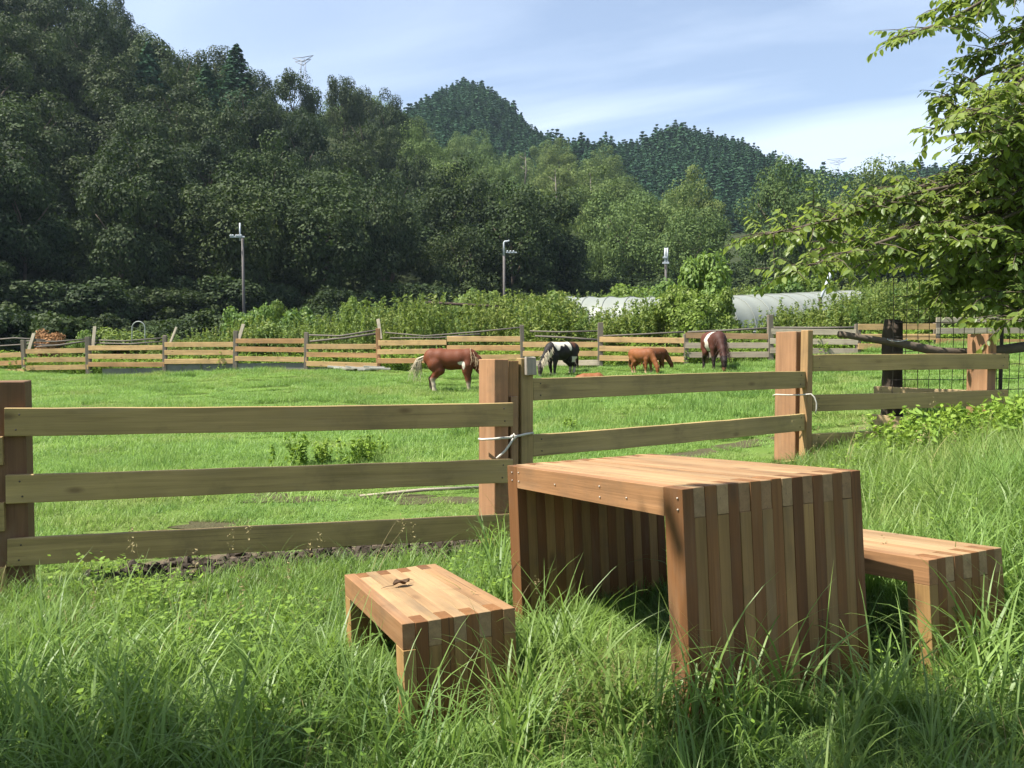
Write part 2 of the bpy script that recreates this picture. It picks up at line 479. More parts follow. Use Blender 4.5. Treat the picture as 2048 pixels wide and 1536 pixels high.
# ------------------------------------------------------------------ leaf geometry
def leaf_cloud(P, N_, size, rng, aspect=0.55, fold=0.0, jit=0.55):
    """kite-shaped leaves at points P with normals about N_; returns V, F, tint"""
    n = len(P)
    Nn = N_ + rng.normal(0, jit, (n, 3)); Nn /= np.linalg.norm(Nn, axis=1)[:, None] + 1e-9
    A = np.cross(Nn, rng.normal(0, 1, (n, 3))); A /= np.linalg.norm(A, axis=1)[:, None] + 1e-9
    B = np.cross(Nn, A)
    s = size * rng.uniform(0.6, 1.35, n)[:, None]
    V = np.stack([P - A * s * 0.5, P + B * s * aspect * 0.5 + A * s * 0.02, P + A * s * 0.5 + Nn * s * fold, P - B * s * aspect * 0.5 + A * s * 0.02], 1).reshape(-1, 3)
    Fq = np.arange(4 * n).reshape(n, 4)
    return V, Fq, np.repeat(rng.random(n), 4)

def broadleaf_crown(seed, R=1.0, H=1.3, nclump=22, nleaf=3600, leaf=0.085, hollow=0.55, cr=(.26, .46), jit=.55):
    """unit-ish crown: base at z=0, radius about R, height about H*2"""
    rng = np.random.default_rng(seed)
    cs = []
    for k in range(nclump):
        th = rng.uniform(0, 2 * math.pi); ph = math.acos(rng.uniform(-0.75, 1))
        r = rng.uniform(0.45, 0.86)
        c = np.array([math.sin(ph) * math.cos(th) * R * r, math.sin(ph) * math.sin(th) * R * r, H + math.cos(ph) * H * r])
        cs.append((c, rng.uniform(*cr) * R))
    per = nleaf // nclump
    P, N_, T = [], [], []
    for c, r in cs:
        d = rng.normal(0, 1, (per, 3)); d /= np.linalg.norm(d, axis=1)[:, None]
        rad = r * (hollow + (1 - hollow) * rng.random(per) ** 0.5) * rng.uniform(0.85, 1.18, per)
        P.append(c + d * rad[:, None] * np.array([1, 1, 0.8])); N_.append(d + np.array([0, 0, 0.5])); T.append(np.full(per, rng.uniform(-0.25, 0.25)))
    P = np.concatenate(P); N_ = np.concatenate(N_); T = np.concatenate(T)
    V, Fq, t = leaf_cloud(P, N_, leaf, rng, 0.7, 0.0, jit)
    t = np.clip(t + np.repeat(T, 4), 0, 1)
    return mesh_np('crown', V, Fq, t)

def conifer_crown(seed, n_tier=17, per=46, H=3.0, R=0.72, leaf=.24):
    rng = np.random.default_rng(seed)
    P, N_ = [], []
    for i in range(n_tier):
        f = i / (n_tier - 1)
        rr = R * (1 - f) ** 0.85 + 0.04
        m = int(per * (0.35 + 0.65 * (1 - f)))
        th = rng.uniform(0, 2 * math.pi, m)
        lob = 1 + 0.22 * np.sin(th * rng.integers(3, 6) + rng.uniform(0, 6))
        r = rr * lob * (0.35 + 0.65 * rng.random(m) ** 0.6)
        z = H * (0.06 + 0.94 * f) - r * 0.32 + rng.normal(0, 0.04, m)
        P.append(np.c_[r * np.cos(th), r * np.sin(th), z]); N_.append(np.c_[np.cos(th) * 0.7, np.sin(th) * 0.7, np.full(m, 0.8)])
    P = np.concatenate(P); N_ = np.concatenate(N_)
    V, Fq, t = leaf_cloud(P, N_, leaf, rng, 0.6, 0.0, .32)
    return mesh_np('crown', V, Fq, t)

def trunk_mesh(seed, h=1.0, r=0.05, limbs=5, spread=0.5):
    rg = random.Random(seed)
    pts = [Vector((rg.uniform(-.02, .02) * k, rg.uniform(-.02, .02) * k, h * k / 5)) for k in range(6)]
    lst = [tube(pts, [r * (1.35 if k == 0 else 1 - 0.13 * k) for k in range(6)], 7, seed=seed, noise=0.08)]
    for k in range(limbs):
        a = rg.uniform(0, 6.28); z0 = h * rg.uniform(0.45, 0.95)
        p0 = Vector((0, 0, z0)); d = Vector((math.cos(a), math.sin(a), rg.uniform(0.5, 1.2))) * spread
        lst.append(tube([p0, p0 + d * 0.5 + Vector((0, 0, .05)), p0 + d], [r * 0.5, r * 0.33, r * 0.12], 5))
    return tubes_mesh('trunk', lst)

# ------------------------------------------------------------------ forests
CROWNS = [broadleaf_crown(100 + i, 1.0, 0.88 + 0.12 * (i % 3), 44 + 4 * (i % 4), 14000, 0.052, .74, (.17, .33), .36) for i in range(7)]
CROWNS_V = [broadleaf_crown(150 + i, 1.0, 0.85 + 0.1 * (i % 3), 52 + 3 * (i % 4), 14000, 0.045, .74, (.16, .30), .36) for i in range(6)]
CONIFERS = [conifer_crown(200 + i) for i in range(4)]
CONIFERS_NEAR = [conifer_crown(210 + i, 30, 190, 3.0, .72, .10) for i in range(4)]
for m in CONIFERS_NEAR: m.materials.append(M_CONIFER)
TRUNKS = [trunk_mesh(300 + i) for i in range(4)]
for m in CROWNS: m.materials.append(M_LEAF_FOREST_SHADED)
for m in CROWNS_V: m.materials.append(M_LEAF_VALLEY)
for m in CONIFERS: m.materials.append(M_CONIFER)
for m in TRUNKS: m.materials.append(M_BARK)

def plant_tree(name, p, crown, trunk, R, Hc, z_crown, trunk_r, label, group, lean=0.0):
    e = empty(name, p, RNG.uniform(0, 6.28))
    M = e.matrix_basis
    c = link('crown', crown, None, e, M @ Matrix.Translation((lean, 0, z_crown)) @ Matrix.Diagonal((R, R, Hc, 1)))
    t = link('trunk', trunk, None, e, M @ Matrix.Translation((0, 0, -0.3)) @ Matrix.Diagonal((trunk_r / .05, trunk_r / .05, z_crown + Hc + 0.3, 1)))
    tag(e, label, 'tree', group)
    return e

skyline = np.full(140, 1e9)      # smallest photo row reached so far by nearer trees, columns of 20 px over -400..2400
def visible(x, y, ztop, R, margin):
    col0 = int(((x - R) / y * F_PX + CX + 400) // 20); col1 = int(((x + R) / y * F_PX + CX + 400) // 20)
    row = HZ - (ztop - 1.2) / y * F_PX
    a, b = max(col0, 0), min(col1, 139)
    if a > b: return False, row, a, b
    return bool((skyline[a:b + 1] > row + margin).any()), row, a, b

def poisson(n, xr, yr, mind, rng, ok):
    pts = []
    for _ in range(n):
        x, y = rng.uniform(*xr), rng.uniform(*yr)
        if not ok(x, y): continue
        d = mind(x, y)
        if all((x - a) ** 2 + (y - b) ** 2 > d * d for a, b in pts): pts.append((x, y))
    return pts

def base_left(x):   # forest edge of the left hill
    return np.interp(x, [-75, -50, -30, -12, 0, 10], [34, 44, 56, 66, 76, 90])
rng = np.random.default_rng(5)
def ok_left(x, y): return y > base_left(x) and y < 175 and x < 6 + (y - 76) * -0.30 and x > -0.80 * y - 8 
pl = poisson(9000, (-110, 12), (36, 175), lambda x, y: 4.6 + max(0, y - 60) * 0.022, rng, ok_left)
# taller mixed wood over the left hill
pl.sort(key=lambda q: q[1])
n_tree = 0
OFF = []
def region(x, y, ztop):
    px = x / y * F_PX + CX; row = HZ - (ztop - 1.2) / y * F_PX
    c = 0 if px < 240 else 1 if px < 480 else 2 if px < 740 else 3
    r = 0 if row > 330 else 1 if row > 190 else 2 if row > 60 else 3
    cols = ('at the far left edge', 'left of the leftmost pole', 'right of the leftmost pole', 'left of the middle pole')
    rws = ('at the foot of', 'halfway up', 'high on', 'near the top of')
    return rws[r] + ' the left hillside, ' + cols[c]
for (x, y) in pl:
    z = gz(x, y)
    con = (z > 18 and rng.random() < 0.13)
    R = rng.uniform(3.4, 5.4); Hc = rng.uniform(4.6, 6.4); zc_ = rng.uniform(-.4, 1.6)
    top = z + (rng.uniform(9.5, 12.5) if con else zc_ + Hc * 2)
    vis, row, a, b = visible(x, y, top, R, 26)
    onscreen = -0.64 * y - R < x
    if not onscreen:
        OFF.append((x, y, z - .3, R, Hc)); continue
    if not vis: continue
    if vis: skyline[a + (b > a):b + 1] = np.minimum(skyline[a + (b > a):b + 1], row + 12)
    if con:
        h = top - z
        plant_tree('conifer_tree', Vector((x, y, z)), CONIFERS_NEAR[rng.integers(4)], TRUNKS[0], h * rng.uniform(.30, .40) / 0.72, h / 3.05, 0.6, 0.22,
                   'dark pointed conifer ' + region(x, y, top), 'conifers ' + region(x, y, top))
    else:
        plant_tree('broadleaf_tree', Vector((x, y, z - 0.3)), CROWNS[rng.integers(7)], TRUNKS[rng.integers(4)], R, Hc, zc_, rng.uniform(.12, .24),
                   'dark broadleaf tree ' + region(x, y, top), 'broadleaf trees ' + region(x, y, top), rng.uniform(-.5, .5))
    n_tree += 1
print('left trees', n_tree)

def ok_mid(x, y): return y > 82 + abs(x - 25) * 0.12 and x > 3 - (y - 80) * 0.42 and x < 0.66 * y + 4 and y < 215 - max(0, -x) * 0.2
pm = poisson(9000, (-50, 140), (82, 215), lambda x, y: 6.4 + max(0, y - 85) * 0.016, rng, ok_mid)
pm.sort(key=lambda q: q[1])
skyline[:] = 1e9
n_mid = 0
def region_mid(x, y, ztop):
    px = x / y * F_PX + CX; row = HZ - (ztop - 1.2) / y * F_PX
    c = 0 if px < 1000 else 1 if px < 1330 else 2 if px < 1640 else 3
    cols = ('left of the middle utility pole', 'between the middle and rightmost utility poles', 'above the right greenhouse', 'behind the near leafy tree')
    return ('low on the valley slope, ', 'high on the valley slope, ')[int(row < 380)] + cols[c]
for (x, y) in pm:
    z = gz(x, y)
    R = rng.uniform(4.4, 6.6); Hc = rng.uniform(5.6, 7.6); zc_ = rng.uniform(-1.2, .8)
    top = z + zc_ + Hc * 2
    vis, row, a, b = visible(x, y, top, R, 22)
    if not vis: continue
    skyline[a + (b > a):b + 1] = np.minimum(skyline[a + (b > a):b + 1], row + 10)
    plant_tree('broadleaf_tree', Vector((x, y, z - 0.3)), CROWNS_V[rng.integers(6)], TRUNKS[rng.integers(4)], R, Hc, zc_, rng.uniform(.14, .26),
               'sunlit round-crowned tree ' + region_mid(x, y, top), 'round-crowned trees ' + region_mid(x, y, top), rng.uniform(-.6, .6))
    n_mid += 1
print('mid trees', n_mid)

# ------------------------------------------------------------------ scatter with geometry nodes (only for stuff)
def scatter_group():
    ng = bpy.data.node_groups.new('scatter', 'GeometryNodeTree')
    ng.interface.new_socket('Geometry', in_out='INPUT', socket_type='NodeSocketGeometry')
    ng.interface.new_socket('Collection', in_out='INPUT', socket_type='NodeSocketCollection')
    ng.interface.new_socket('Geometry', in_out='OUTPUT', socket_type='NodeSocketGeometry')
    n, l = ng.nodes, ng.links
    gi, go = n.new('NodeGroupInput'), n.new('NodeGroupOutput')
    ci = n.new('GeometryNodeCollectionInfo')
    ci.inputs['Separate Children'].default_value = True; ci.inputs['Reset Children'].default_value = True
    ip = n.new('GeometryNodeInstanceOnPoints'); ip.inputs['Pick Instance'].default_value = True
    def na(name, typ):
        a = n.new('GeometryNodeInputNamedAttribute'); a.data_type = typ; a.inputs['Name'].default_value = name
        return a.outputs['Attribute']
    l.new(gi.outputs['Collection'], ci.inputs['Collection'])
    l.new(gi.outputs['Geometry'], ip.inputs['Points']); l.new(ci.outputs[0], ip.inputs['Instance'])
    l.new(na('pick', 'INT'), ip.inputs['Instance Index'])
    l.new(na('rot', 'FLOAT_VECTOR'), ip.inputs['Rotation']); l.new(na('scl', 'FLOAT_VECTOR'), ip.inputs['Scale'])
    l.new(ip.outputs[0], go.inputs[0])
    return ng
SCATTER = scatter_group()

def scatter(name, P, rot, scl, meshes, mat, label, cat, seed=0):
    rg = np.random.default_rng(seed)
    col = bpy.data.collections.new(name + '_pieces')
    for i, m in enumerate(meshes):
        o = bpy.data.objects.new('%s_piece_%02d' % (name, i), m)
        if len(m.materials) == 0: m.materials.append(mat)
        col.objects.link(o)
    me = bpy.data.meshes.new(name)
    n = len(P)
    me.vertices.add(n); me.vertices.foreach_set('co', np.asarray(P, np.float32).ravel())
    a = me.attributes.new('pick', 'INT', 'POINT'); a.data.foreach_set('value', rg.integers(0, len(meshes), n).astype(np.int32))
    a = me.attributes.new('rot', 'FLOAT_VECTOR', 'POINT'); a.data.foreach_set('vector', np.asarray(rot, np.float32).ravel())
    a = me.attributes.new('scl', 'FLOAT_VECTOR', 'POINT'); a.data.foreach_set('vector', np.asarray(scl, np.float32).ravel())
    me.update()
    o = link(name, me)
    md = o.modifiers.new('scatter', 'NODES'); md.node_group = SCATTER
    md[[s.identifier for s in SCATTER.interface.items_tree if s.name == 'Collection'][0]] = col
    tag(o, label, cat, kind='stuff')
    return o

OFFa = np.array(OFF)
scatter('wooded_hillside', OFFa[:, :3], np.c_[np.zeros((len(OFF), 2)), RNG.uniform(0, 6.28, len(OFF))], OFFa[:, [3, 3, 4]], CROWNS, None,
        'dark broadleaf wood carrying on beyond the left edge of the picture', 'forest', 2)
# far conifer plantation on the ridges
def far_conifers():
    rg = np.random.default_rng(9)
    n = 52000
    X = rg.uniform(-120, 300, n); Y = rg.uniform(205, 372, n)
    keep = (np.abs(X / Y - 0.05) < 0.72)
    X, Y = X[keep], Y[keep]
    cell = {}
    idx = []
    for i in range(len(X)):
        k = (int(X[i] // 2.5), int(Y[i] // 2.7))
        if k in cell: continue
        cell[k] = 1; idx.append(i)
    X, Y = X[idx], Y[idx]
    Z = ground(X, Y)
    h = rg.gamma(16, .30, len(X)) + 1.8
    P = np.c_[X, Y, Z - 0.5]
    rot = np.c_[rg.normal(0, .05, len(X)), rg.normal(0, .05, len(X)), rg.uniform(0, 6.28, len(X))]
    wd = rg.uniform(.36, .56, len(X)); scl = np.c_[h * wd, h * wd, h / 3.05]
    scatter('conifer_forest', P, rot, scl, [conifer_crown(230 + i, 11, 34, 3.0, .80, .30) for i in range(6)], M_CONIFER, 'haze-tinted conifer forest covering the distant peak and ridge', 'forest', 3)
far_conifers()
# a few broad crowns breaking the far ridge line
for (px, d, dz) in ((1345, 318, 0), (1385, 306, -1), (1780, 318, -1), (870, 300, -2)):
    x = (px - CX) / F_PX * d
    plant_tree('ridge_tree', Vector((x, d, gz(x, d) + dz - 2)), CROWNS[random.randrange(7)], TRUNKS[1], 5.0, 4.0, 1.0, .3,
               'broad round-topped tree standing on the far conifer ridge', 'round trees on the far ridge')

M_SNAG = simple_material('dead_bark', (0.17, 0.15, 0.12), 0.9, 0.1, 0.3, 2)
for i, (px, top, bot, d) in enumerate(((1178, 345, 395, 128), (1108, 340, 392, 132), (1048, 304, 320, 150))):
    p0, p1 = at(px, bot + 60, d), at(px + 2, top, d)
    e = empty('dead_tree', p0)
    link('trunk', tubes_mesh('trunk', [tube([p0, (p0 + p1) / 2 + Vector((.3, 0, 0)), p1], [.16, .12, .05], 7)]), M_SNAG, e)
    lst = []
    for k in range(6):
        f = .45 + .09 * k; q = p0.lerp(p1, f); a = k * 2.2
        lst.append(tube([q, q + Vector((math.cos(a) * 1.2, math.sin(a) * 1.2, .8))], [.08, .02], 5))
    link('branches', tubes_mesh('branches', lst), M_SNAG, e)
    tag(e, ('thin pale dead trunk among the valley crowns, rightmost of three', 'thin pale dead trunk among the valley crowns, middle one of three', 'short pale dead trunk among the valley crowns, leftmost of three')[i], 'tree')

# ------------------------------------------------------------------ wooden table and benches
SHADED_LEGS = [(0.265, 0.155, 0.058), (0.185, 0.086, 0.031), (0.150, 0.066, 0.024), (0.22, 0.115, 0.043)]  # leg boards: the shade on the end faces is put into these browns
TOPS = [(0.300, 0.195, 0.098), (0.275, 0.170, 0.083), (0.245, 0.143, 0.068), (0.29, 0.185, 0.092)]
def frame_matrix(loc, yaw, pitch, roll):
    a, b, c = (math.radians(v) for v in (yaw, pitch, roll))
    M = Matrix.Rotation(a, 4, 'Z') @ Matrix.Rotation(b, 4, 'X') @ Matrix.Rotation(c, 4, 'Y')
    M.translation = loc
    return M

def laminated(name, M, W, L, H, t, n, first_full_leg, label, cat, seed, screws=False):
    """a slab furniture piece of n boards on edge; the boards of top and legs interlock at the corners"""
    rg = random.Random(seed)
    base = M @ Vector((W / 2, L / 2, -H))
    e = empty(name, base)
    bw = W / n
    for i in range(n):
        full_leg = (i % 2 == 0) == first_full_leg
        xc = (i + 0.5) * bw
        dz = rg.uniform(-0.0012, 0.0012); th = bw - 0.0007
        def put(nm, p0, p1, wv, w, col):
            bd = board(nm, M @ Vector(p0), M @ Vector(p1), (M.to_3x3() @ Vector(wv)), w, th, WOOD, e, col, 0.0014, 0.0005)
            return bd
        ct = rg.choice(TOPS); v = rg.uniform(0.85, 1.12)
        ct = tuple(c * v for c in ct)
        if i == 0: ct = (.235, .122, .055)
        e0, e1 = (t + 0.001, L - t - 0.001) if full_leg else (rg.uniform(-0.002, 0.002), L + rg.uniform(-0.002, 0.002))
        put('top_board', (xc, e0, -t / 2 + dz), (xc, e1, -t / 2 + dz), (0, 0, 1), t, ct)
        zt = dz if full_leg else -t - 0.001
        for yc in (t / 2, L - t / 2):
            cl = (SHADED_LEGS[0] if not full_leg else rg.choice(SHADED_LEGS[1:3]))
            v = rg.uniform(0.8, 1.12)
            cl = tuple(c * v for c in cl)
            off = rg.uniform(-0.0016, 0.0016)
            put('leg_board', (xc, yc + off, zt), (xc, yc + off, -H - rg.uniform(0, .01)), (0, 1, 0), t, cl)
    if screws:
        sm = tubes_mesh('screw_head', [tube([(0, 0, 0), (0, 0, 0.003)], [0.0034, 0.003], 8)])
        for k, (y, z) in enumerate(((.02, -.03), (.02, -.065), (.30, -.055), (.47, -.03), (.47, -.068), (.80, -.05), (1.12, -.025), (1.12, -.062), (L - .05, -.028), (L - .05, -.062))):
            link('screw_head', sm, M_NAIL, e, M @ Matrix.Translation((-0.0005, y, z)) @ Matrix.Rotation(-math.pi / 2, 4, 'Y'))
    tag(e, label, cat)
    return e

TM = frame_matrix((.514, 2.49, .786), 25.8, -3.7, -.8)
laminated('picnic_table', TM, .76, 1.234, .72, .092, 17, True, 'large slab table of laminated boards with solid board ends', 'table', 3, True)
B1M = frame_matrix((-.357, 2.645, .318), 23.9, -3.3, -.8)
laminated('bench', B1M, .402, .853, .40, .085, 9, False, 'low laminated board bench in front with a dead leaf on its seat', 'bench', 5)
B2M = frame_matrix((1.44, 2.83, .482), 27.5, -4.4, .3)
laminated('bench', B2M, .42, .87, .42, .088, 9, False, 'low laminated board bench half hidden behind the right end of the table', 'bench', 9)

# curled dead leaf on the seat
def dead_leaf():
    rg = np.random.default_rng(4)
    c = B1M @ Vector((.15, .52, .002))
    V, Fq = [], []
    nu, nv = 7, 5
    for i in range(nu):
        u = i / (nu - 1)
        wd = 0.022 * math.sin(math.pi * (0.08 + 0.9 * u))
        for j in range(nv):
            v = j / (nv - 1) * 2 - 1
            V.append((u * .07 - .035, v * wd, 0.004 + 0.012 * v * v + 0.010 * math.sin(u * 5) ** 2 + rg.normal(0, .001)))
    for i in range(nu - 1):
        for j in range(nv - 1):
            Fq.append((i * nv + j, (i + 1) * nv + j, (i + 1) * nv + j + 1, i * nv + j + 1))
    e = empty('dead_leaf', c, 0.6)
    link('blade', mesh_np('blade', V, Fq, smooth=True), M_DEADLEAF, e, e.matrix_basis)
    link('stalk', tubes_mesh('stalk', [tube([(-.035, 0, .006), (-.06, .006, .006), (-.085, .002, .003)], [.0016, .0013, .001], 5),
                                       tube([(.02, .01, .012), (.05, .03, .012), (.07, .034, .004)], [.0012, .0010, .0008], 5)]), M_DEADLEAF, e, e.matrix_basis)
    tag(e, 'small curled brown dead leaf lying on the front bench', 'leaf')
dead_leaf()

# ------------------------------------------------------------------ near rail fences and tied gate
FRESH = (0.325, 0.230, 0.098)
POSTC = (0.275, 0.148, 0.076)
UP = Vector((0, 0, 1))
def post(parent, c, yaw, z0, z1, w=.12, dep=.20, col=POSTC, name='post'):
    a = math.radians(yaw)
    return board(name, (c[0], c[1], z0), (c[0], c[1], z1), (math.cos(a), math.sin(a), 0), w, dep, WOOD, parent, col, 0.004, 0.002)
NAIL = tubes_mesh('nail', [tube([(0, 0, 0), (0, 0, 0.004)], [0.005, 0.004], 8)])
def rail(parent, p0, p1, h=.14, t=.034, col=FRESH, name='rail', nails=True):
    """a sawn plank with a slight bow and uneven edges"""
    v = random.uniform(0.9, 1.1)
    p0, p1 = Vector(p0), Vector(p1)
    x = p1 - p0; L = x.length; x.normalize(); z = x.cross(UP).normalized(); y = z.cross(x)
    n = 12; bow = random.uniform(-.006, .006); bz = random.uniform(-.006, .006)
    bm = bmesh.new(); rings = []
    for i in range(n + 1):
        f = i / n; b = math.sin(math.pi * f)
        e1, e2 = random.uniform(-.0022, .0022), random.uniform(-.0022, .0022)
        c = (-L / 2 + L * f, bow * b, bz * b)
        rings.append([bm.verts.new((c[0] + random.uniform(-.002, .002) * (i in (0, n)), c[1] + sy * (h / 2 - (.003 if k in (0, 3, 4, 7) else 0)) + (e1 if sy > 0 else e2), c[2] + sz * (t / 2 - (0 if k in (0, 3, 4, 7) else .003))))
                      for k, (sy, sz) in enumerate(((1, 1), (1, 1), (1, -1), (1, -1), (-1, -1), (-1, -1), (-1, 1), (-1, 1)))])
    for a, b in zip(rings, rings[1:]):
        for k in range(8): bm.faces.new((a[k], a[(k + 1) % 8], b[(k + 1) % 8], b[k]))
    bm.faces.new(rings[0]); bm.faces.new(rings[-1])
    bmesh.ops.recalc_face_normals(bm, faces=bm.faces)
    M = Matrix((x, y, z)).transposed().to_4x4(); M.translation = (p0 + p1) / 2
    o = link(name, bm_mesh(name, bm), WOOD, parent, M)
    o.color = (*(c * v for c in col), 1)
    if nails:
        for sx in (-1, 1):
            for sy in (-1, 1):
                link('nail', NAIL, M_WIRE, parent, M @ Matrix.Translation((sx * (L / 2 - .06) + random.uniform(-.012, .012), sy * h * .27, t / 2 - .0005)))
    return o

# left fence: posts set behind the rails
a0, a1 = Vector((-2.525, 4.10)), Vector((0.0, 4.96))
dirA = (a1 - a0).normalized(); nA = Vector((-dirA.y, dirA.x))      # away from the camera
yawA = math.degrees(math.atan2(dirA.y, dirA.x))
fl = empty('rail_fence', (-1.2, 4.6, gz(-1.2, 4.6)))
pc1 = a0 + dirA * -.005 + nA * .12
post(fl, pc1, yawA + 3, -.25, 1.055, .17, .20, (.15, .08, .042))
P2c = Vector((-.115, 5.11))
post(fl, P2c, 30, -.25, 1.16, .10, .205)
for zl, zr in ((.923, .897), (.588, .557), (.268, .225)):
    rail(fl, (a0.x, a0.y, zl - .07), (a1.x, a1.y, zr - .07))
b0 = a0 - dirA * .012 + nA * .003; b1 = a0 - dirA * 2.2
for zl in (.78, .45, .125):
    rail(fl, (b1.x, b1.y, zl - .09), (b0.x, b0.y, zl - .07))
pc0 = b1 + dirA * .06 + nA * .12
post(fl, pc0, yawA, -.3, .95, .13)
board('spacer_block', (P2c.x + .115, P2c.y - .01, .30), (P2c.x + .115, P2c.y - .01, .93), (math.cos(.5), math.sin(.5), 0), .05, .07, WOOD, fl, (0.25, 0.15, 0.075), .003)
board('spacer_block', (P2c.x + .112, P2c.y + .03, .20), (P2c.x + .112, P2c.y + .03, 1.15), (math.cos(.5), math.sin(.5), 0), .075, .05, WOOD, fl, (0.28, 0.15, 0.065), .003)
tag(fl, 'three-rail timber fence on the left between two square posts', 'fence')

# the hurdle tied between the posts
g0, g1 = Vector((.125, 5.22)), Vector((2.43, 6.86))
dirG = (g1 - g0).normalized(); nG = Vector((-dirG.y, dirG.x)); yawG = math.degrees(math.atan2(dirG.y, dirG.x))
gt = empty('gate', (1.2, 6.0, gz(1.2, 6.0)))
s0 = g0 - dirG * .055; s1 = g1 + dirG * .03
post(gt, s0, yawG, .1, 1.165, .095, .06, (0.30, 0.21, 0.09), 'stile')
post(gt, s1, yawG, .3, 1.385, .07, .075, (0.31, 0.19, 0.085), 'stile')
for zl, zr in ((1.036, 1.045), (.680, .692), (.30, .31)):
    rail(gt, (g0.x, g0.y, zl - .07), (g1.x, g1.y, zr - .07), .14, .034, (0.325, 0.235, 0.10))
cap0 = s0 - nG * .045 + dirG * .012
board('cap_block', (cap0.x, cap0.y, 1.06), (cap0.x, cap0.y, 1.172), (dirG.x, dirG.y, 0), .075, .022, OLDWOOD, gt, (0.28, 0.24, 0.19), .003, .004)
tag(gt, 'tied timber hurdle gate hanging between the two tall posts behind the table', 'gate')

# right fence
fr = empty('rail_fence', (3.4, 7.2, gz(3.4, 7.2)))
P3c = Vector((2.365, 7.03))
post(fr, P3c, yawG, -.05, 1.375, .115, .21)
r0, r1 = Vector((2.545, 7.0)), Vector((4.50, 7.50))
dirR = (r1 - r0).normalized(); nR = Vector((-dirR.y, dirR.x)); yawR = math.degrees(math.atan2(dirR.y, dirR.x))
P4c = r1 - dirR * .16 + nR * .125
post(fr, P4c, yawR + 12, .1, 1.37, .125, .20)
for zl, zr in ((1.18, 1.19), (.84, .862), (.51, .535)):
    rail(fr, (r0.x, r0.y, zl - .07), (r1.x, r1.y, zr - .07), .14, .034, (0.32, 0.23, 0.095))
tag(fr, 'three-rail timber fence on the right disappearing into tall grass', 'fence')

# short return boards nailed between the rotten post and the right fence
sb = empty('return_fence', (3.8, 7.9, gz(3.8, 7.9)))
q0, q1 = at(1748, 786, 8.25), at(1990, 797, 7.6)
rail(sb, q0, q1, .14, .034, (0.36, 0.26, 0.14))
q0, q1 = at(1744, 842, 8.2), at(1990, 864, 7.6)
rail(sb, q0, q1, .14, .034, (0.36, 0.26, 0.14))
q0, q1 = at(1748, 722, 8.25), at(1990, 726, 7.6)
rail(sb, q0, q1, .13, .034, (0.34, 0.25, 0.13))
tag(sb, 'pale boards nailed behind the right fence beside the rotten post', 'fence')

def old_post():
    c = at(1784, 760, 8.4)
    e = empty('rotten_post', (c.x, c.y, gz(c.x, c.y)))
    pts = [(c.x + random.uniform(-.012, .012), c.y, z) for z in np.linspace(.25, 1.53, 9)]
    rr = [.1, .098, .096, .094, .093, .095, .097, .094, .082]
    link('stump', tubes_mesh('stump', [tube(pts, rr, 12, noise=.12, seed=3)]), M_OLDPOST, e)
    lp = [at(1678, 668, 7.75), at(1760, 681, 7.85), at(1810, 689, 7.85), at(1880, 704, 7.85), at(1960, 706, 7.9), at(2060, 692, 8.0)]
    lg = link('log_rail', tubes_mesh('log_rail', [tube(lp, [.030, .036, .04, .045, .045, .05], 9, noise=.1, seed=5)]), M_BARK, e)
    wp = [at(1765 + 40 * math.cos(a) * .5 + 20, 678 + 5 * math.sin(a), 7.9) for a in np.linspace(0, 3.1, 7)]
    link('wire_tie', tubes_mesh('wire_tie', [tube([p + Vector((0, -.1, 0)) for p in wp], [.004] * 7, 5)]), M_STEEL, e)
    tag(e, 'thick dark rotten round post with a crooked log rail wired to it', 'post')
old_post()

def wire_fence():
    e = empty('wire_mesh_fence', (5, 8.3, gz(5, 8.3)))
    A, B = Vector((3.75, 8.12)), Vector((6.6, 8.9))
    d = (B - A)
    def line(p, q, r=.004):
        n = 9
        pts = []
        for k in range(n):
            f = k / (n - 1); w = Vector(p).lerp(Vector(q), f)
            pts.append(w + Vector((random.uniform(-.006, .006), random.uniform(-.01, .01), random.uniform(-.012, .012))))
        link('wire', tubes_mesh('wire', [tube(pts, [r] * n, 5)]), M_WIRE, e)
    for z in (.55, .68, .80, .93, 1.06, 1.20, 1.34, 1.48, 1.62, 1.76, 1.93):
        line((A.x, A.y, z + random.uniform(-.015, .015)), (B.x, B.y, z + .04 + random.uniform(-.02, .02)))
    for k in range(22):
        f = k / 21; p = A + d * f
        line((p.x, p.y, .45), (p.x + random.uniform(-.02, .02), p.y, 1.95), .0036)
    for f in (.45, .98):
        p = A + d * f
        link('stake', tubes_mesh('stake', [tube([(p.x, p.y + .03, .2), (p.x + .01, p.y + .03, 2.05)], [.02, .018], 8)]), M_WIRE, e)
    tag(e, 'sagging rusty wire mesh fence behind the right timber fence', 'fence')
wire_fence()

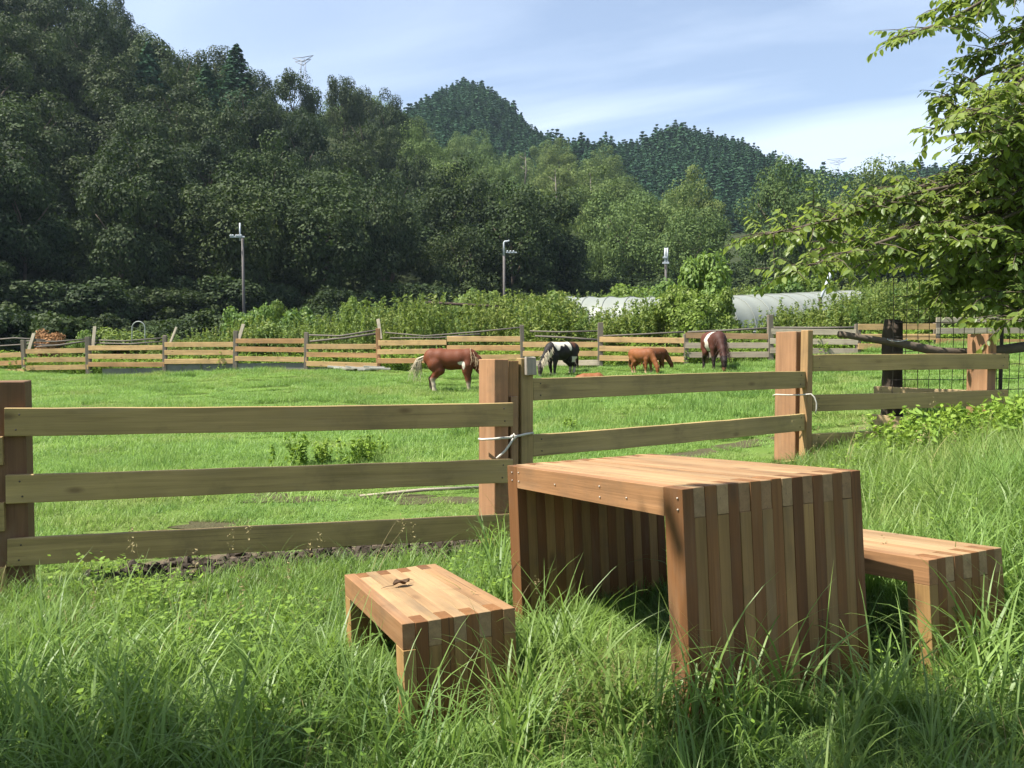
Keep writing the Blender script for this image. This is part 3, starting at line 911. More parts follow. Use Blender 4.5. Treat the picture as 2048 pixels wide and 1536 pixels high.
# ties
def rope(name, parts, r, label):
    c = parts[0][0]
    e = empty(name, (c.x, c.y, gz(c.x, c.y)))
    for nm, pts in parts:
        link(nm, tubes_mesh(nm, [tube(pts, [r] * len(pts), 7)]), M_ROPE, e)
    tag(e, label, 'rope')
def rp(px, py, d): return at(px, py, d)
def rope2(name, parts, r, label):
    p = parts[0][1][0]
    e = empty(name, (p.x, p.y, p.z))
    for nm, pts in parts:
        link(nm, tubes_mesh(nm, [tube(pts, [r] * len(pts), 7)]), M_ROPE, e)
    tag(e, label, 'rope')
rope2('rope_tie', [('loop', [rp(958, 878, 5.06), rp(965, 879, 4.99), rp(985, 878, 4.97), rp(1005, 876, 4.97), rp(1022, 875, 5.0), rp(1029, 873, 5.03), rp(1040, 871, 5.1), rp(1052, 868, 5.12), rp(1066, 866, 5.2)]),
                   ('knot', [rp(1023, 871, 5.02), rp(1027, 880, 5.0), rp(1032, 874, 5.0), rp(1028, 868, 5.01), rp(1023, 876, 5.0)]),
                   ('loose_end', [rp(1026, 877, 5.0), rp(1020, 888, 4.99), rp(1010, 902, 4.99), rp(1000, 911, 4.985), rp(993, 917, 4.985)])], .0072,
      'white rope tying the gate to the middle fence post')
rope2('wire_tie', [('loop', [rp(1546, 791, 6.95), rp(1552, 789, 6.83), rp(1575, 790, 6.80), rp(1600, 790, 6.79), rp(1612, 789, 6.79), rp(1619, 788, 6.84)]),
                   ('loose_end', [rp(1612, 789, 6.79), rp(1622, 788, 6.78), rp(1629, 795, 6.77), rp(1633, 806, 6.77), rp(1633, 818, 6.78), rp(1631, 826, 6.79)])], .0055,
      'pale wire tying the gate to the tall right-hand post')

# ------------------------------------------------------------------ far paddock fence
def far_depth(px):
    return float(np.interp(px, [-60, 50, 500, 1000, 1400, 1600, 1800, 2100], [25.4, 25, 24, 22.5, 21, 20.3, 20.2, 20.2]))
def far_fence():
    mid = at(900, 735, 23)
    e = empty('paddock_fence', mid)
    posts = [(-60, 672, 752), (50, 680, 748), (178, 674, 746), (330, 671, 745), (471, 662, 742), (612, 665, 742), (757, 657, 740), (1046, 650, 738), (1200, 645, 736),
             (1372, 668, 734), (1541, 630, 728), (1716, 648, 704), (1874, 645, 700)]
    for (px, top, bot) in posts:
        d = far_depth(px)
        p0 = at(px, bot + 6, d + .08); p1 = at(px, top, d + .08)
        fresh = px in (757,)
        board('post', (p0.x, p0.y, p0.z), (p0.x + random.uniform(-.03, .03), p0.y, p1.z), (1, 0, 0), random.uniform(.10, .14), .12, OLDWOOD if not fresh else WOOD, e,
              (0.13, 0.10, 0.07) if not fresh else (0.40, 0.20, 0.10), .006, .008)
    # panel: x0, x1, rows of board tops at x0 and x1, colours
    Y_ = (0.44, 0.285, 0.130); O_ = (0.38, 0.215, 0.095); G_ = (0.27, 0.225, 0.17); W_ = (0.38, 0.32, 0.24); D_ = (0.26, 0.165, 0.085)
    pan = [(-60, 50, (708, 724, 741), (704, 720, 737), (Y_, O_, Y_)),
           (52, 177, (698, 715, 731), (696, 714, 729), (Y_, Y_, Y_)),
           (177, 329, (691, 708, 724), (690, 708, 724), (Y_, Y_, O_)),
           (329, 469, (684, 700, 718), (684, 700, 717), (Y_, Y_, Y_)),
           (470, 613, (677, 693, 712), (677, 695, 714), (O_, O_, Y_)),
           (613, 755, (688, 704, 722), (688, 706, 726), (Y_, O_, Y_)),
           (755, 893, (681, 699, 717), (680, 697, 716), (Y_, Y_, O_)),
           (894, 1045, (673, 691, 710), (673, 691, 709), (Y_, O_, Y_)),
           (1046, 1199, (684, 702, 722), (684, 702, 720), (Y_, Y_, W_)),
           (1199, 1369, (674, 692, 711), (676, 695, 714), (Y_, Y_, Y_)),
           (1370, 1538, (666, 686, 705), (668, 686, 704), (D_, G_, G_)),
           (1540, 1716, (658, 677, 696), (660, 679, 698), (W_, W_, G_)),
           (1716, 1871, (649, 669, 688), (648, 669, 689), (Y_, Y_, Y_)),
           (1872, 2100, (636, 657, 678), (634, 656, 680), (W_, W_, O_))]
    for (x0, x1, ta, tb, cs) in pan:
        d0, d1 = far_depth(x0), far_depth(x1)
        for a, b, c in zip(ta, tb, cs):
            v = random.uniform(.88, 1.1)
            board('fence_board', at(x0, a + 5, d0), at(x1, b + 5, d1 + .012), UP, .14, .03, WOOD, e, tuple(k * v for k in c), .003, .004)
    # old weathered poles above and behind the boards
    for (pts, r) in (([(-20, 680), (30, 676), (90, 680)], .035), ([(-20, 693), (60, 688), (110, 690)], .03),
                     ([(52, 682), (110, 683), (176, 678)], .03), ([(68, 694), (120, 690), (176, 682)], .04),
                     ([(180, 680), (250, 682), (328, 676)], .035), ([(190, 686), (260, 688), (325, 683)], .03),
                     ([(615, 670), (680, 672), (755, 660)], .035), ([(620, 683), (690, 676), (755, 667)], .045),
                     ([(770, 665), (850, 672), (950, 664), (1040, 655)], .028), ([(780, 676), (880, 675), (960, 668)], .03),
                     ([(1060, 662), (1120, 664), (1195, 662)], .03), ([(1070, 672), (1130, 675), (1195, 680)], .04),
                     ([(1205, 672), (1290, 668), (1368, 664)], .03), ([(1375, 664), (1450, 661), (1540, 656)], .035), ([(1545, 655), (1640, 656), (1716, 655)], .04)):
        P = [at(px, py, far_depth(px) + .32) for px, py in pts]
        link('weathered_pole', tubes_mesh('weathered_pole', [tube(P, [r * .65 * (1 + .1 * math.sin(i)) for i in range(len(P))], 7, noise=.12, seed=int(pts[0][0]))]), OLDWOOD, e).color = (.08, .066, .05, 1)
    # leaning stakes
    for (xa, ya, xb, yb) in ((58, 680, 68, 667), (186, 676, 190, 653), (338, 672, 353, 654), (476, 664, 487, 648), (762, 658, 756, 638)):
        d = far_depth(xa) + .2
        board('stake', at(xa, ya + 20, d), at(xb, yb, d + .1), (1, 0, 0), .09 if xa != 338 else .06, .04, OLDWOOD, e, (.36, .31, .22), .003, .005)
    # grey sheets closing the gap at the bottom
    for (x0, x1, t0, b0_) in ((330, 470, 728, 744), (474, 612, 727, 743), (616, 700, 735, 742), (205, 325, 737, 748)):
        d0, d1 = far_depth(x0) + .06, far_depth(x1) + .06
        h = (b0_ - t0 + 6) / F_PX * d0
        o = board('kick_sheet', at(x0, (t0 + b0_) / 2 + 3, d0), at(x1, (t0 + b0_) / 2 + 2, d1), UP, h, .012, M_STONE, e, (.4, .4, .4), .002, .004)
    for k in range(8):
        x = 655 + k * 12; d = far_depth(x) - .1
        board('white_offcut', at(x, 733 + (k % 3) * 3, d), at(x + 42, 735 + (k % 2) * 3, d), UP, .05, .02, WOOD, e, (.45, .42, .37), .003, .003)
    tag(e, 'long paddock fence of fresh yellow boards at the far side of the field', 'fence')
far_fence()

# bent hoop behind the far fence
hp = [at(264 + 13 - 13 * math.cos(a), 656 - 13 * math.sin(a) if 0 < a < math.pi else 672, 26.5) for a in np.linspace(0, math.pi, 13)]
hp = [at(263, 690, 26.5)] + hp + [at(291, 690, 26.5)]
ho = link('hoop', tubes_mesh('hoop', [tube(hp, [.018] * len(hp), 6)]), M_FILMRIB)
tag(ho, 'thin grey bent hoop sticking up behind the left part of the paddock fence', 'hoop')

# ------------------------------------------------------------------ utility poles
def utility_pole(px, top, base, d, kind, label):
    b = at(px, base, d); e = empty('utility_pole', (b.x, b.y, gz(b.x, b.y)))
    k = d / F_PX
    z = lambda py: at(px, py, d).z
    xx, yy = b.x, b.y
    if kind == 0:
        link('shaft', tubes_mesh('shaft', [tube([(xx + 2 * k, yy, e.location.z - .2), (xx, yy, z(478))], [.08, .065], 10)]), M_POLE, e)
        link('steel_extension', tubes_mesh('steel_extension', [tube([(xx - 3 * k, yy - .14, z(483)), (xx - 3 * k, yy - .14, z(448))], [.045, .042], 8)]), M_STEEL, e)
        arm = link('crossarm', box_mesh('crossarm', 29 * k, .06, .07, .01), M_STEEL, e, Matrix.Translation((xx - 7 * k, yy - .24, z(476))))
        ins = [-13, -9, -2, 2, 7]
        for i in ins:
            link('insulator', tubes_mesh('insulator', [tube([(xx - 7 * k + i * k, yy - .24, z(475)), (xx - 7 * k + i * k, yy - .24, z(473)), (xx - 7 * k + i * k, yy - .24, z(471.5))], [.05, .07, .03], 8)]), M_STEEL, e)
    elif kind == 1:
        link('shaft', tubes_mesh('shaft', [tube([(xx + 1 * k, yy, e.location.z - .2), (xx, yy, z(510))], [.09, .075], 10)]), M_POLE, e)
        link('steel_extension', tubes_mesh('steel_extension', [tube([(xx, yy - .02, z(512)), (xx, yy - .02, z(486)), (xx + 1.5 * k, yy - .02, z(484)), (xx + 8 * k, yy - .02, z(483.5)), (xx + 11 * k, yy - .02, z(481.5))], [.07, .06, .06, .055, .05], 8)]), M_STEEL, e)
        link('crossarm', box_mesh('crossarm', 22 * k, .06, .075, .01), M_STEEL, e, Matrix.Translation((xx + 15 * k, yy - .1, z(506))))
        for i in (7, 13, 19):
            link('insulator', tubes_mesh('insulator', [tube([(xx + i * k, yy - .1, z(505)), (xx + i * k, yy - .1, z(502))], [.06, .04], 8)]), M_STEEL, e)
    else:
        link('shaft', tubes_mesh('shaft', [tube([(xx, yy, e.location.z - .2), (xx, yy, z(512))], [.08, .07], 10)]), M_POLE, e)
        for s in (-2.2, 2.2):
            link('steel_extension', tubes_mesh('steel_extension', [tube([(xx + s * k, yy - .08, z(526)), (xx + s * k, yy - .08, z(497))], [.06, .055], 8)]), M_STEEL, e)
        link('crossarm', box_mesh('crossarm', 13 * k, .1, .12, .01), M_STEEL, e, Matrix.Translation((xx - 1 * k, yy - .14, z(527))))
        link('crossarm', box_mesh('crossarm', 8 * k, .08, .1, .01), M_STEEL, e, Matrix.Translation((xx - 3 * k, yy - .14, z(516))))
    tag(e, label, 'pole')
utility_pole(487, 448, 640, 42, 0, 'leftmost utility pole with a steel extension and crossarm before the dark wood')
utility_pole(1008, 483, 640, 52, 1, 'middle utility pole with a bent top and a one-sided crossarm')
utility_pole(1331, 497, 640, 50, 2, 'rightmost utility pole with a twin steel top beside the tall bush')

# ------------------------------------------------------------------ transmission towers on the ridges
def tower(px, py, d, hpx, wpx, label):
    c = at(px, py, d); k = d / F_PX
    e = empty('transmission_tower', (c.x, c.y, gz(c.x, c.y)))
    W = wpx * k; z1 = c.z; z0 = e.location.z
    lst = []
    r = .05
    def seg(a, b, rr=r): lst.append(tube([a, b], [rr, rr], 5))
    hb = W * .16; zb = z1 - hpx * k
    for sx in (-1, 1):
        for sy in (-1, 1):
            seg((c.x + sx * W * .22, c.y + sy * W * .2, z0), (c.x + sx * hb * .6, c.y + sy * hb * .5, z1))
    nst = 9
    for i in range(nst):
        f0, f1 = i / nst, (i + 1) / nst
        w0 = W * .22 + (hb * .6 - W * .22) * f0; w1 = W * .22 + (hb * .6 - W * .22) * f1
        za, zc2 = z0 + (z1 - z0) * f0, z0 + (z1 - z0) * f1
        seg((c.x - w0, c.y - W * .1, za), (c.x + w1, c.y - W * .1, zc2), .03); seg((c.x + w0, c.y - W * .1, za), (c.x - w1, c.y - W * .1, zc2), .03)
        seg((c.x - w1, c.y - W * .1, zc2), (c.x + w1, c.y - W * .1, zc2), .03)
    link('lattice', tubes_mesh('lattice', lst), M_PYLON, e)
    arms = []
    for zz, wf in ((z1, .5), (z1 - 3.5 * k * 2, .38)):
        arms.append(tube([(c.x - W * wf, c.y, zz + .3), (c.x, c.y, zz - .5), (c.x + W * wf, c.y, zz + .9)], [.07, .12, .07], 5))
        arms.append(tube([(c.x - W * wf, c.y, zz + .3), (c.x, c.y, zz + .5), (c.x + W * wf, c.y, zz + .9)], [.07, .10, .07], 5))
    link('crossarms', tubes_mesh('crossarms', arms), M_PYLON, e)
    tag(e, label, 'tower')
tower(606, 119, 185, 20, 42, 'pale lattice transmission tower rising over the crest of the left hill')
tower(1674, 320, 345, 28, 40, 'pale lattice transmission tower on the low saddle of the right ridge')

# ------------------------------------------------------------------ greenhouse tunnels
def tunnel(p0, p1, R, Hh, nh, label):
    """polytunnel from p0 to p1 (ground centres)"""
    p0, p1 = Vector(p0), Vector(p1)
    e = empty('greenhouse', (p0 + p1) / 2)
    d = (p1 - p0); n = Vector((-d.y, d.x, 0)).normalized()
    na = 15
    def arc(a): return (math.copysign(abs(math.cos(a)) ** 0.75, math.cos(a)) * R, Hh * math.sin(a) ** 0.6 if math.sin(a) > 0 else 0)
    V, Q = [], []
    m = nh * 4 + 1
    for i in range(m):
        f = i / (m - 1); c = p0 + d * f
        sag = 1 - 0.022 * abs(math.sin(math.pi * f * nh))
        for j in range(na):
            x, z = arc(math.pi * j / (na - 1)); V.append(c + n * x * sag + Vector((0, 0, z * sag)))
    for i in range(m - 1):
        for j in range(na - 1):
            Q.append((i * na + j, (i + 1) * na + j, (i + 1) * na + j + 1, i * na + j + 1))
    link('film', mesh_np('film', [tuple(v) for v in V], Q, smooth=True), M_FILM, e)
    for i in range(nh + 1):
        c = p0 + d * (i / nh)
        pts = []
        for j in range(na):
            x, z = arc(math.pi * j / (na - 1)); pts.append(c + n * x * 1.005 + Vector((0, 0, z * 1.005)))
        link('hoop', tubes_mesh('hoop', [tube(pts, [.016] * na, 6)]), M_FILM, e)
    for (q, s) in ((p0, 1), (p1, -1)):
        Ve = [q + Vector((0, 0, 0))]
        for j in range(na):
            x, z = arc(math.pi * j / (na - 1)); Ve.append(q + n * x * .985 + Vector((0, 0, z * .985)))
        bm = bmesh.new(); vv = [bm.verts.new(v) for v in Ve[1:]]; bm.faces.new(vv)
        link('end_wall', bm_mesh('end_wall', bm), M_FILM, e)
    for zz in (.35, .9):
        f = zz / Hh; xx = R * (1 - f * f * .25)
        link('side_rail', tubes_mesh('side_rail', [tube([p0 - n * (xx + .04) + Vector((0, 0, zz)), p1 - n * (xx + .04) + Vector((0, 0, zz))], [.02, .02], 6)]), M_FILMRIB, e)
    tag(e, label, 'greenhouse')
ga = at(1152, 588, 39); gb = at(1300, 588, 37)
tunnel((ga.x, ga.y + 2, ga.z - 2.5), (gb.x + 1.6, gb.y + 2, gb.z - 2.5), 2.4, 2.5, 5, 'pale plastic tunnel greenhouse at left, half hidden by weeds')
ga = at(1425, 588, 34); gb = at(1715, 576, 38)
tunnel((ga.x, ga.y + 2, ga.z - 2.5), (gb.x, gb.y + 2, gb.z - 2.5), 2.4, 2.5, 9, 'long ribbed plastic tunnel greenhouse to the right of the tall bush')

# leaning grey pipe in front of the right greenhouse
lp0, lp1 = at(1637, 640, 27), at(1664, 540, 27.4)
pipe = empty('leaning_pipe', (lp0.x, lp0.y, gz(lp0.x, lp0.y)))
link('tube', tubes_mesh('tube', [tube([at(1640, 600, 27), lp1], [.05, .05], 8)]), M_STEEL, pipe)
link('support', tubes_mesh('support', [tube([(lp0.x + .05, lp0.y, gz(lp0.x, lp0.y) - .1), at(1641, 612, 27), at(1640, 594, 27)], [.05, .05, .06], 8)]), M_OLDPOST, pipe)
tag(pipe, 'grey metal pipe leaning up in front of the right greenhouse', 'pipe')
# dark bar frame above the weeds
fr_a, fr_b = at(842, 604, 29), at(1026, 615, 28)
bar = empty('bar_frame', (fr_b.x, fr_b.y, gz(fr_b.x, fr_b.y)))
link('crossbar', tubes_mesh('crossbar', [tube([fr_a, (fr_a + fr_b) / 2, fr_b], [.05, .05, .05], 7)]), M_OLDPOST, bar)
for px in (850, 1015):
    q = at(px, 612, 28.6 if px < 900 else 28.1)
    link('upright', tubes_mesh('upright', [tube([(q.x, q.y, gz(q.x, q.y) - .1), q], [.05, .05], 7)]), M_OLDPOST, bar)
tag(bar, 'dark wooden bar frame rising out of the weeds behind the fence', 'frame')

# ------------------------------------------------------------------ shrubs and weeds behind the paddock fence
SHRUBS = [broadleaf_crown(400 + i, 1.0, 0.9, 16, 4200, 0.12, 0.4) for i in range(4)]
for m in SHRUBS: m.materials.append(M_SHRUB)
STEM = [trunk_mesh(450 + i, 1.0, 0.05, 7, 0.35) for i in range(2)]
for m in STEM: m.materials.append(M_BARK)
def shrub(px, top, d, R, label, mat=None, group=None, base=None, zs=1.0, kind=0):
    x = (px - CX) / F_PX * d; g = gz(x, d)
    h = at(px, top, d).z - g
    e = empty('shrub', (x, d, g), random.uniform(0, 6.28))
    me = SHRUBS[kind % 4]
    if mat is not None:
        me = me.copy(); me.materials.clear(); me.materials.append(mat)
    link('foliage', me, None, e, e.matrix_basis @ Matrix.Translation((0, 0, .02 * h)) @ Matrix.Diagonal((R, R, h / 1.82, 1)))
    link('stem', STEM[kind % 2], None, e, e.matrix_basis @ Matrix.Diagonal((R * .6, R * .6, h * .6, 1)))
    tag(e, label, 'shrub', group)
shrub(478, 612, 29.5, .75, 'leafy green shrub left of the leftmost utility pole', kind=0)
shrub(520, 606, 29, .62, 'tall leafy shrub just right of the leftmost utility pole', kind=1)
shrub(556, 604, 30, .55, 'narrow pointed green shrub, second right of the leftmost utility pole', kind=2)
shrub(598, 612, 29, .75, 'rounded pale green shrub, third right of the leftmost utility pole', kind=3)
shrub(530, 645, 27, .8, 'low pale bushy shrub below the tall ones near the leftmost pole', kind=1)
shrub(705, 596, 30, .5, 'small upright shrub standing above the weeds left of centre', kind=2)
shrub(97, 657, 27.5, .55, 'brown withered bush at the far left behind the fence', M_DEADBUSH, kind=0)
shrub(236, 654, 27.5, 1.0, 'low spreading grey-green bush beneath the bent hoop', M_WEED, kind=3)
shrub(172, 662, 27, .45, 'small green bush left of the bent hoop', kind=2)
shrub(930, 580, 34, 1.1, 'tan feathery bush behind the bar frame', M_WEED, kind=1)
shrub(985, 586, 34, .9, 'tan feathery bush just left of the middle utility pole', M_WEED, kind=2)
shrub(1398, 498, 25.2, .95, 'tallest bright green bush beside the rightmost utility pole', kind=1)
shrub(1352, 565, 24.2, .8, 'rounded leafy bush at the left foot of the tallest bush', kind=0)
shrub(1440, 575, 24.2, .65, 'leafy bush at the right foot of the tallest bush', kind=3)
shrub(1390, 600, 23.4, .9, 'low spreading bush leaning on the paddock fence below the tallest bush', kind=2)
shrub(1110, 585, 36, 1.0, 'green shrub left of the left greenhouse', kind=2)
shrub(1555, 548, 44, 1.4, 'green shrub rising behind the right greenhouse near its middle', kind=0)
shrub(1620, 545, 45, 1.3, 'green shrub behind the right greenhouse left of the leaning pipe', kind=3)
shrub(1250, 565, 42, 1.5, 'green shrub behind the left greenhouse', kind=3)
shrub(1320, 560, 40, 1.3, 'green shrub between the two greenhouses', kind=1)

def stalk_clump(seed, n=16, h=1.0, leaf=.085, spread=.28, per=34, upright=True, slim=1.0):
    rg = np.random.default_rng(seed)
    P, N_, SV, SF = [], [], [], []
    for k in range(n):
        bx, by = rg.normal(0, spread, 2) * .6
        hh = h * rg.uniform(.65, 1.1); lx, ly = rg.normal(0, .12, 2) * hh
        f = rg.uniform(.12, 1.0, per)
        cxy = np.c_[bx + lx * f, by + ly * f]
        r = (0.05 + .07 * (1 - f)) * h * slim * rg.uniform(.4, 1.2, per)
        th = rg.uniform(0, 6.28, per)
        P.append(np.c_[cxy[:, 0] + np.cos(th) * r, cxy[:, 1] + np.sin(th) * r, hh * f]); N_.append(np.c_[np.cos(th) * .5, np.sin(th) * .5, np.full(per, .8)])
    V, Fq, t = leaf_cloud(np.concatenate(P), np.concatenate(N_), leaf, rg, .38)
    return mesh_np('clump', V, Fq, t)
WEEDS = [stalk_clump(500 + i, 11, 1.0, .085, .24 + .06 * (i % 3), 52, True, .55) for i in range(6)]
def weeds_behind():
    rg = np.random.default_rng(21)
    P, R_, S_ = [], [], []
    def band(n, x0, x1, d0, d1, rows, mult=1.0):
        """rows: photo row of the weed tops along x"""
        px = rg.uniform(x0, x1, n); d = rg.uniform(d0, d1, n)
        for a, dd in zip(px, d):
            x = (a - CX) / F_PX * dd; g = gz(x, dd)
            top = np.interp(a, *rows) + rg.uniform(-14, 44)
            h = at(a, top, dd).z - g
            if h < .25: h = rg.uniform(.25, .5)
            h = min(h, 2.6) * mult
            P.append((x, dd, g - .03)); R_.append((rg.normal(0, .06), rg.normal(0, .06), rg.uniform(0, 6.28)))
            w = rg.uniform(.8, 1.25) * (0.6 + .4 * h); S_.append((w, w, h))
    rows = ([-100, 150, 400, 440, 640, 700, 860, 900, 1060, 1150, 1300, 1500, 1560, 1700, 1760, 2100],
            [700, 690, 662, 650, 640, 622, 600, 594, 598, 620, 606, 640, 622, 590, 572, 560])
    band(190, 640, 1160, 25.5, 33, rows)
    band(60, 395, 660, 26, 29, ([395, 450, 660], [665, 655, 640]))
    band(110, -60, 400, 26.5, 29, ([-60, 400], [712, 675]))
    band(60, 1050, 1160, 23.6, 27.5, ([1050, 1160], [598, 605]))
    band(90, 1160, 1340, 23.4, 26.5, ([1160, 1190, 1230, 1260, 1290, 1340], [632, 640, 608, 625, 600, 628]))
    band(55, 1440, 1600, 22.2, 24.5, ([1440, 1480, 1540, 1570, 1600], [650, 660, 636, 610, 632]))
    band(60, 1600, 1700, 21.6, 25, ([1600, 1650, 1700], [630, 612, 590]))
    band(200, 1690, 2120, 21.6, 26.5, ([1690, 1760, 2120], [592, 575, 560]))
    band(160, 1060, 1900, 44, 56, ([1060, 1900], [575, 545]), 1.0)
    scatter('tall_weeds', np.array(P), np.array(R_), np.array(S_), WEEDS, M_WEED, 'tall leafy weeds filling the ground behind the paddock fence', 'weeds', 5)
weeds_behind()

def forest_edge():
    rg = np.random.default_rng(23)
    P, S = [], []
    for k in range(720):
        x = rg.uniform(-60, 60); 
        if x < 8: y = base_left(x) - 5.0 + rg.exponential(5.0)
        else: y = 80 + rg.exponential(5.0) + abs(x - 25) * .12
        if k > 420: x = rg.uniform(-8, 26); y = rg.uniform(80, 104)
        s_ = rg.uniform(1.2, 2.6)
        if k > 560: x = rg.uniform(14, 62); y = rg.uniform(80, 112); s_ = rg.uniform(1.6, 3.2)
        if k < 130: x = rg.uniform(-27, -8); y = rg.uniform(30, 46); s_ = rg.uniform(.6, 1.5)  # dark shrubs added here in place of the hill's shade on the ground
        P.append((x, y, gz(x, y) - .3)); S.append((s_, s_, s_ * rg.uniform(.6, 1.0)))
    n = len(P)
    ms = []
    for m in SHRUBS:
        c = m.copy(); c.materials.clear(); c.materials.append(M_LEAF_FOREST_SHADED); ms.append(c)
    scatter('forest_undergrowth', np.array(P), np.c_[np.zeros((n, 2)), rg.uniform(0, 6.28, n)], np.array(S), ms, None, 'dark undergrowth along the foot of the woods, partly added for hill shade', 'undergrowth', 8)
forest_edge()

# low herbs at the foot of the far fence
HERBS = [stalk_clump(540 + i, 12, .5, .075, .2, 20) for i in range(4)]
def low_herbs():
    rg = np.random.default_rng(22)
    n = 520
    px = rg.uniform(-60, 2100, n)
    P = []
    for a in px:
        d = far_depth(a) + rg.uniform(.25, 1.8); x = (a - CX) / F_PX * d
        P.append((x, d, gz(x, d) - .02))
    rot = np.c_[rg.normal(0, .1, n), rg.normal(0, .1, n), rg.uniform(0, 6.28, n)]
    s = rg.uniform(.7, 1.5, n)
    scatter('low_herbs', np.array(P), rot, np.c_[s, s, s * .8], HERBS, M_HERB, 'low bright green herbs along the foot of the paddock fence', 'weeds', 6)
low_herbs()

# ------------------------------------------------------------------ grass
def merged(name, arrs, P, rz, S, mat, label, cat, seed=0):
    """many clumps joined into one mesh"""
    rg = np.random.default_rng(seed)
    Vs, Fs, Ts = [], [], []
    off = 0
    pick = rg.integers(0, len(arrs), len(P))
    for i in range(len(P)):
        V, Fc, t = arrs[pick[i]]
        c, s_ = math.cos(rz[i]), math.sin(rz[i])
        v = V * S[i]
        Vs.append(np.c_[v[:, 0] * c - v[:, 1] * s_, v[:, 0] * s_ + v[:, 1] * c, v[:, 2]] + P[i]); Fs.append(Fc + off); Ts.append(np.clip(t + rg.uniform(-.3, .3), 0, 1)); off += len(V)
    o = link(name, mesh_np(name, np.concatenate(Vs), np.concatenate(Fs), np.concatenate(Ts), smooth=True), mat)
    tag(o, label, cat, kind='stuff')
    return o

def grass_clump(seed, n, h, w, spread, bend=(0.2, 1.0), nseg=4, lean=.5, raw=False):
    rg = np.random.default_rng(seed)
    th = rg.uniform(0, 6.28, n); bl = h * rg.uniform(.45, 1.15, n); bd = rg.uniform(*bend, n)
    bx, by = rg.normal(0, spread, (2, n)) if spread > 0 else rg.uniform(spread / 2, -spread / 2, (2, n))
    tw = rg.normal(0, .6, n)
    W = w * rg.uniform(.6, 1.3, n)
    V = np.zeros((n, nseg * 2 + 1, 3))
    a0_ = rg.uniform(0.02, lean, n)          # start angle from the vertical
    px = bx.copy(); pz = np.zeros(n); pr = np.zeros(n)
    for k in range(nseg + 1):
        f = k / nseg
        if k > 0:
            ang = a0_ + bd * ((k - .5) / nseg) ** 1.4 * 1.7
            pr = pr + np.sin(ang) * bl / nseg; pz = pz + np.cos(ang) * bl / nseg
        cx_, cy_ = bx + np.cos(th) * pr, by + np.sin(th) * pr
        sx_, sy_ = -np.sin(th + tw * f), np.cos(th + tw * f)
        ww = W * (1 - f ** 1.6) * .5 * (0.6 + .8 * min(f * 3, 1) * .5)
        if k < nseg:
            V[:, 2 * k] = np.c_[cx_ + sx_ * ww, cy_ + sy_ * ww, pz]; V[:, 2 * k + 1] = np.c_[cx_ - sx_ * ww, cy_ - sy_ * ww, pz]
        else:
            V[:, 2 * k] = np.c_[cx_, cy_, pz]
    m = nseg * 2 + 1
    base = np.arange(n)[:, None] * m
    Fc = []
    for k in range(nseg - 1):
        Fc.append(base + np.array([[2 * k, 2 * k + 1, 2 * k + 3]])); Fc.append(base + np.array([[2 * k, 2 * k + 3, 2 * k + 2]]))
    k = nseg - 1
    Fc.append(base + np.array([[2 * k, 2 * k + 1, 2 * k + 2]]))
    Fc = np.concatenate(Fc)
    if raw: return V.reshape(-1, 3), Fc, np.repeat(rg.random(n), m)
    return mesh_np('clump', V.reshape(-1, 3), Fc, np.repeat(rg.random(n), m), smooth=True)

def fence_y(x):
    return np.interp(x, [-8, -2.5, 0, .12, 2.43, 2.6, 4.6, 9], [2.2, 4.12, 4.98, 5.2, 6.85, 7.02, 7.55, 8.6])

def foot(M, W, L, x, y, grow=0.0):
    inv = M.inverted()
    zz = M.translation.z
    out = np.zeros(len(x), bool)
    for i in range(len(x)):
        q = inv @ Vector((x[i], y[i], zz - .3))
        out[i] = -grow < q.x < W + grow and -grow < q.y < L + grow
    return out

def mud_mask(x, y):
    a = y - (x * .34 + 5.12)
    s = np.clip(1 - np.abs(a) * 2.3, 0, 1) * np.clip((x + 2.35) * 3, 0, 1) * np.clip((2.4 - x) * 2, 0, 1)
    return s

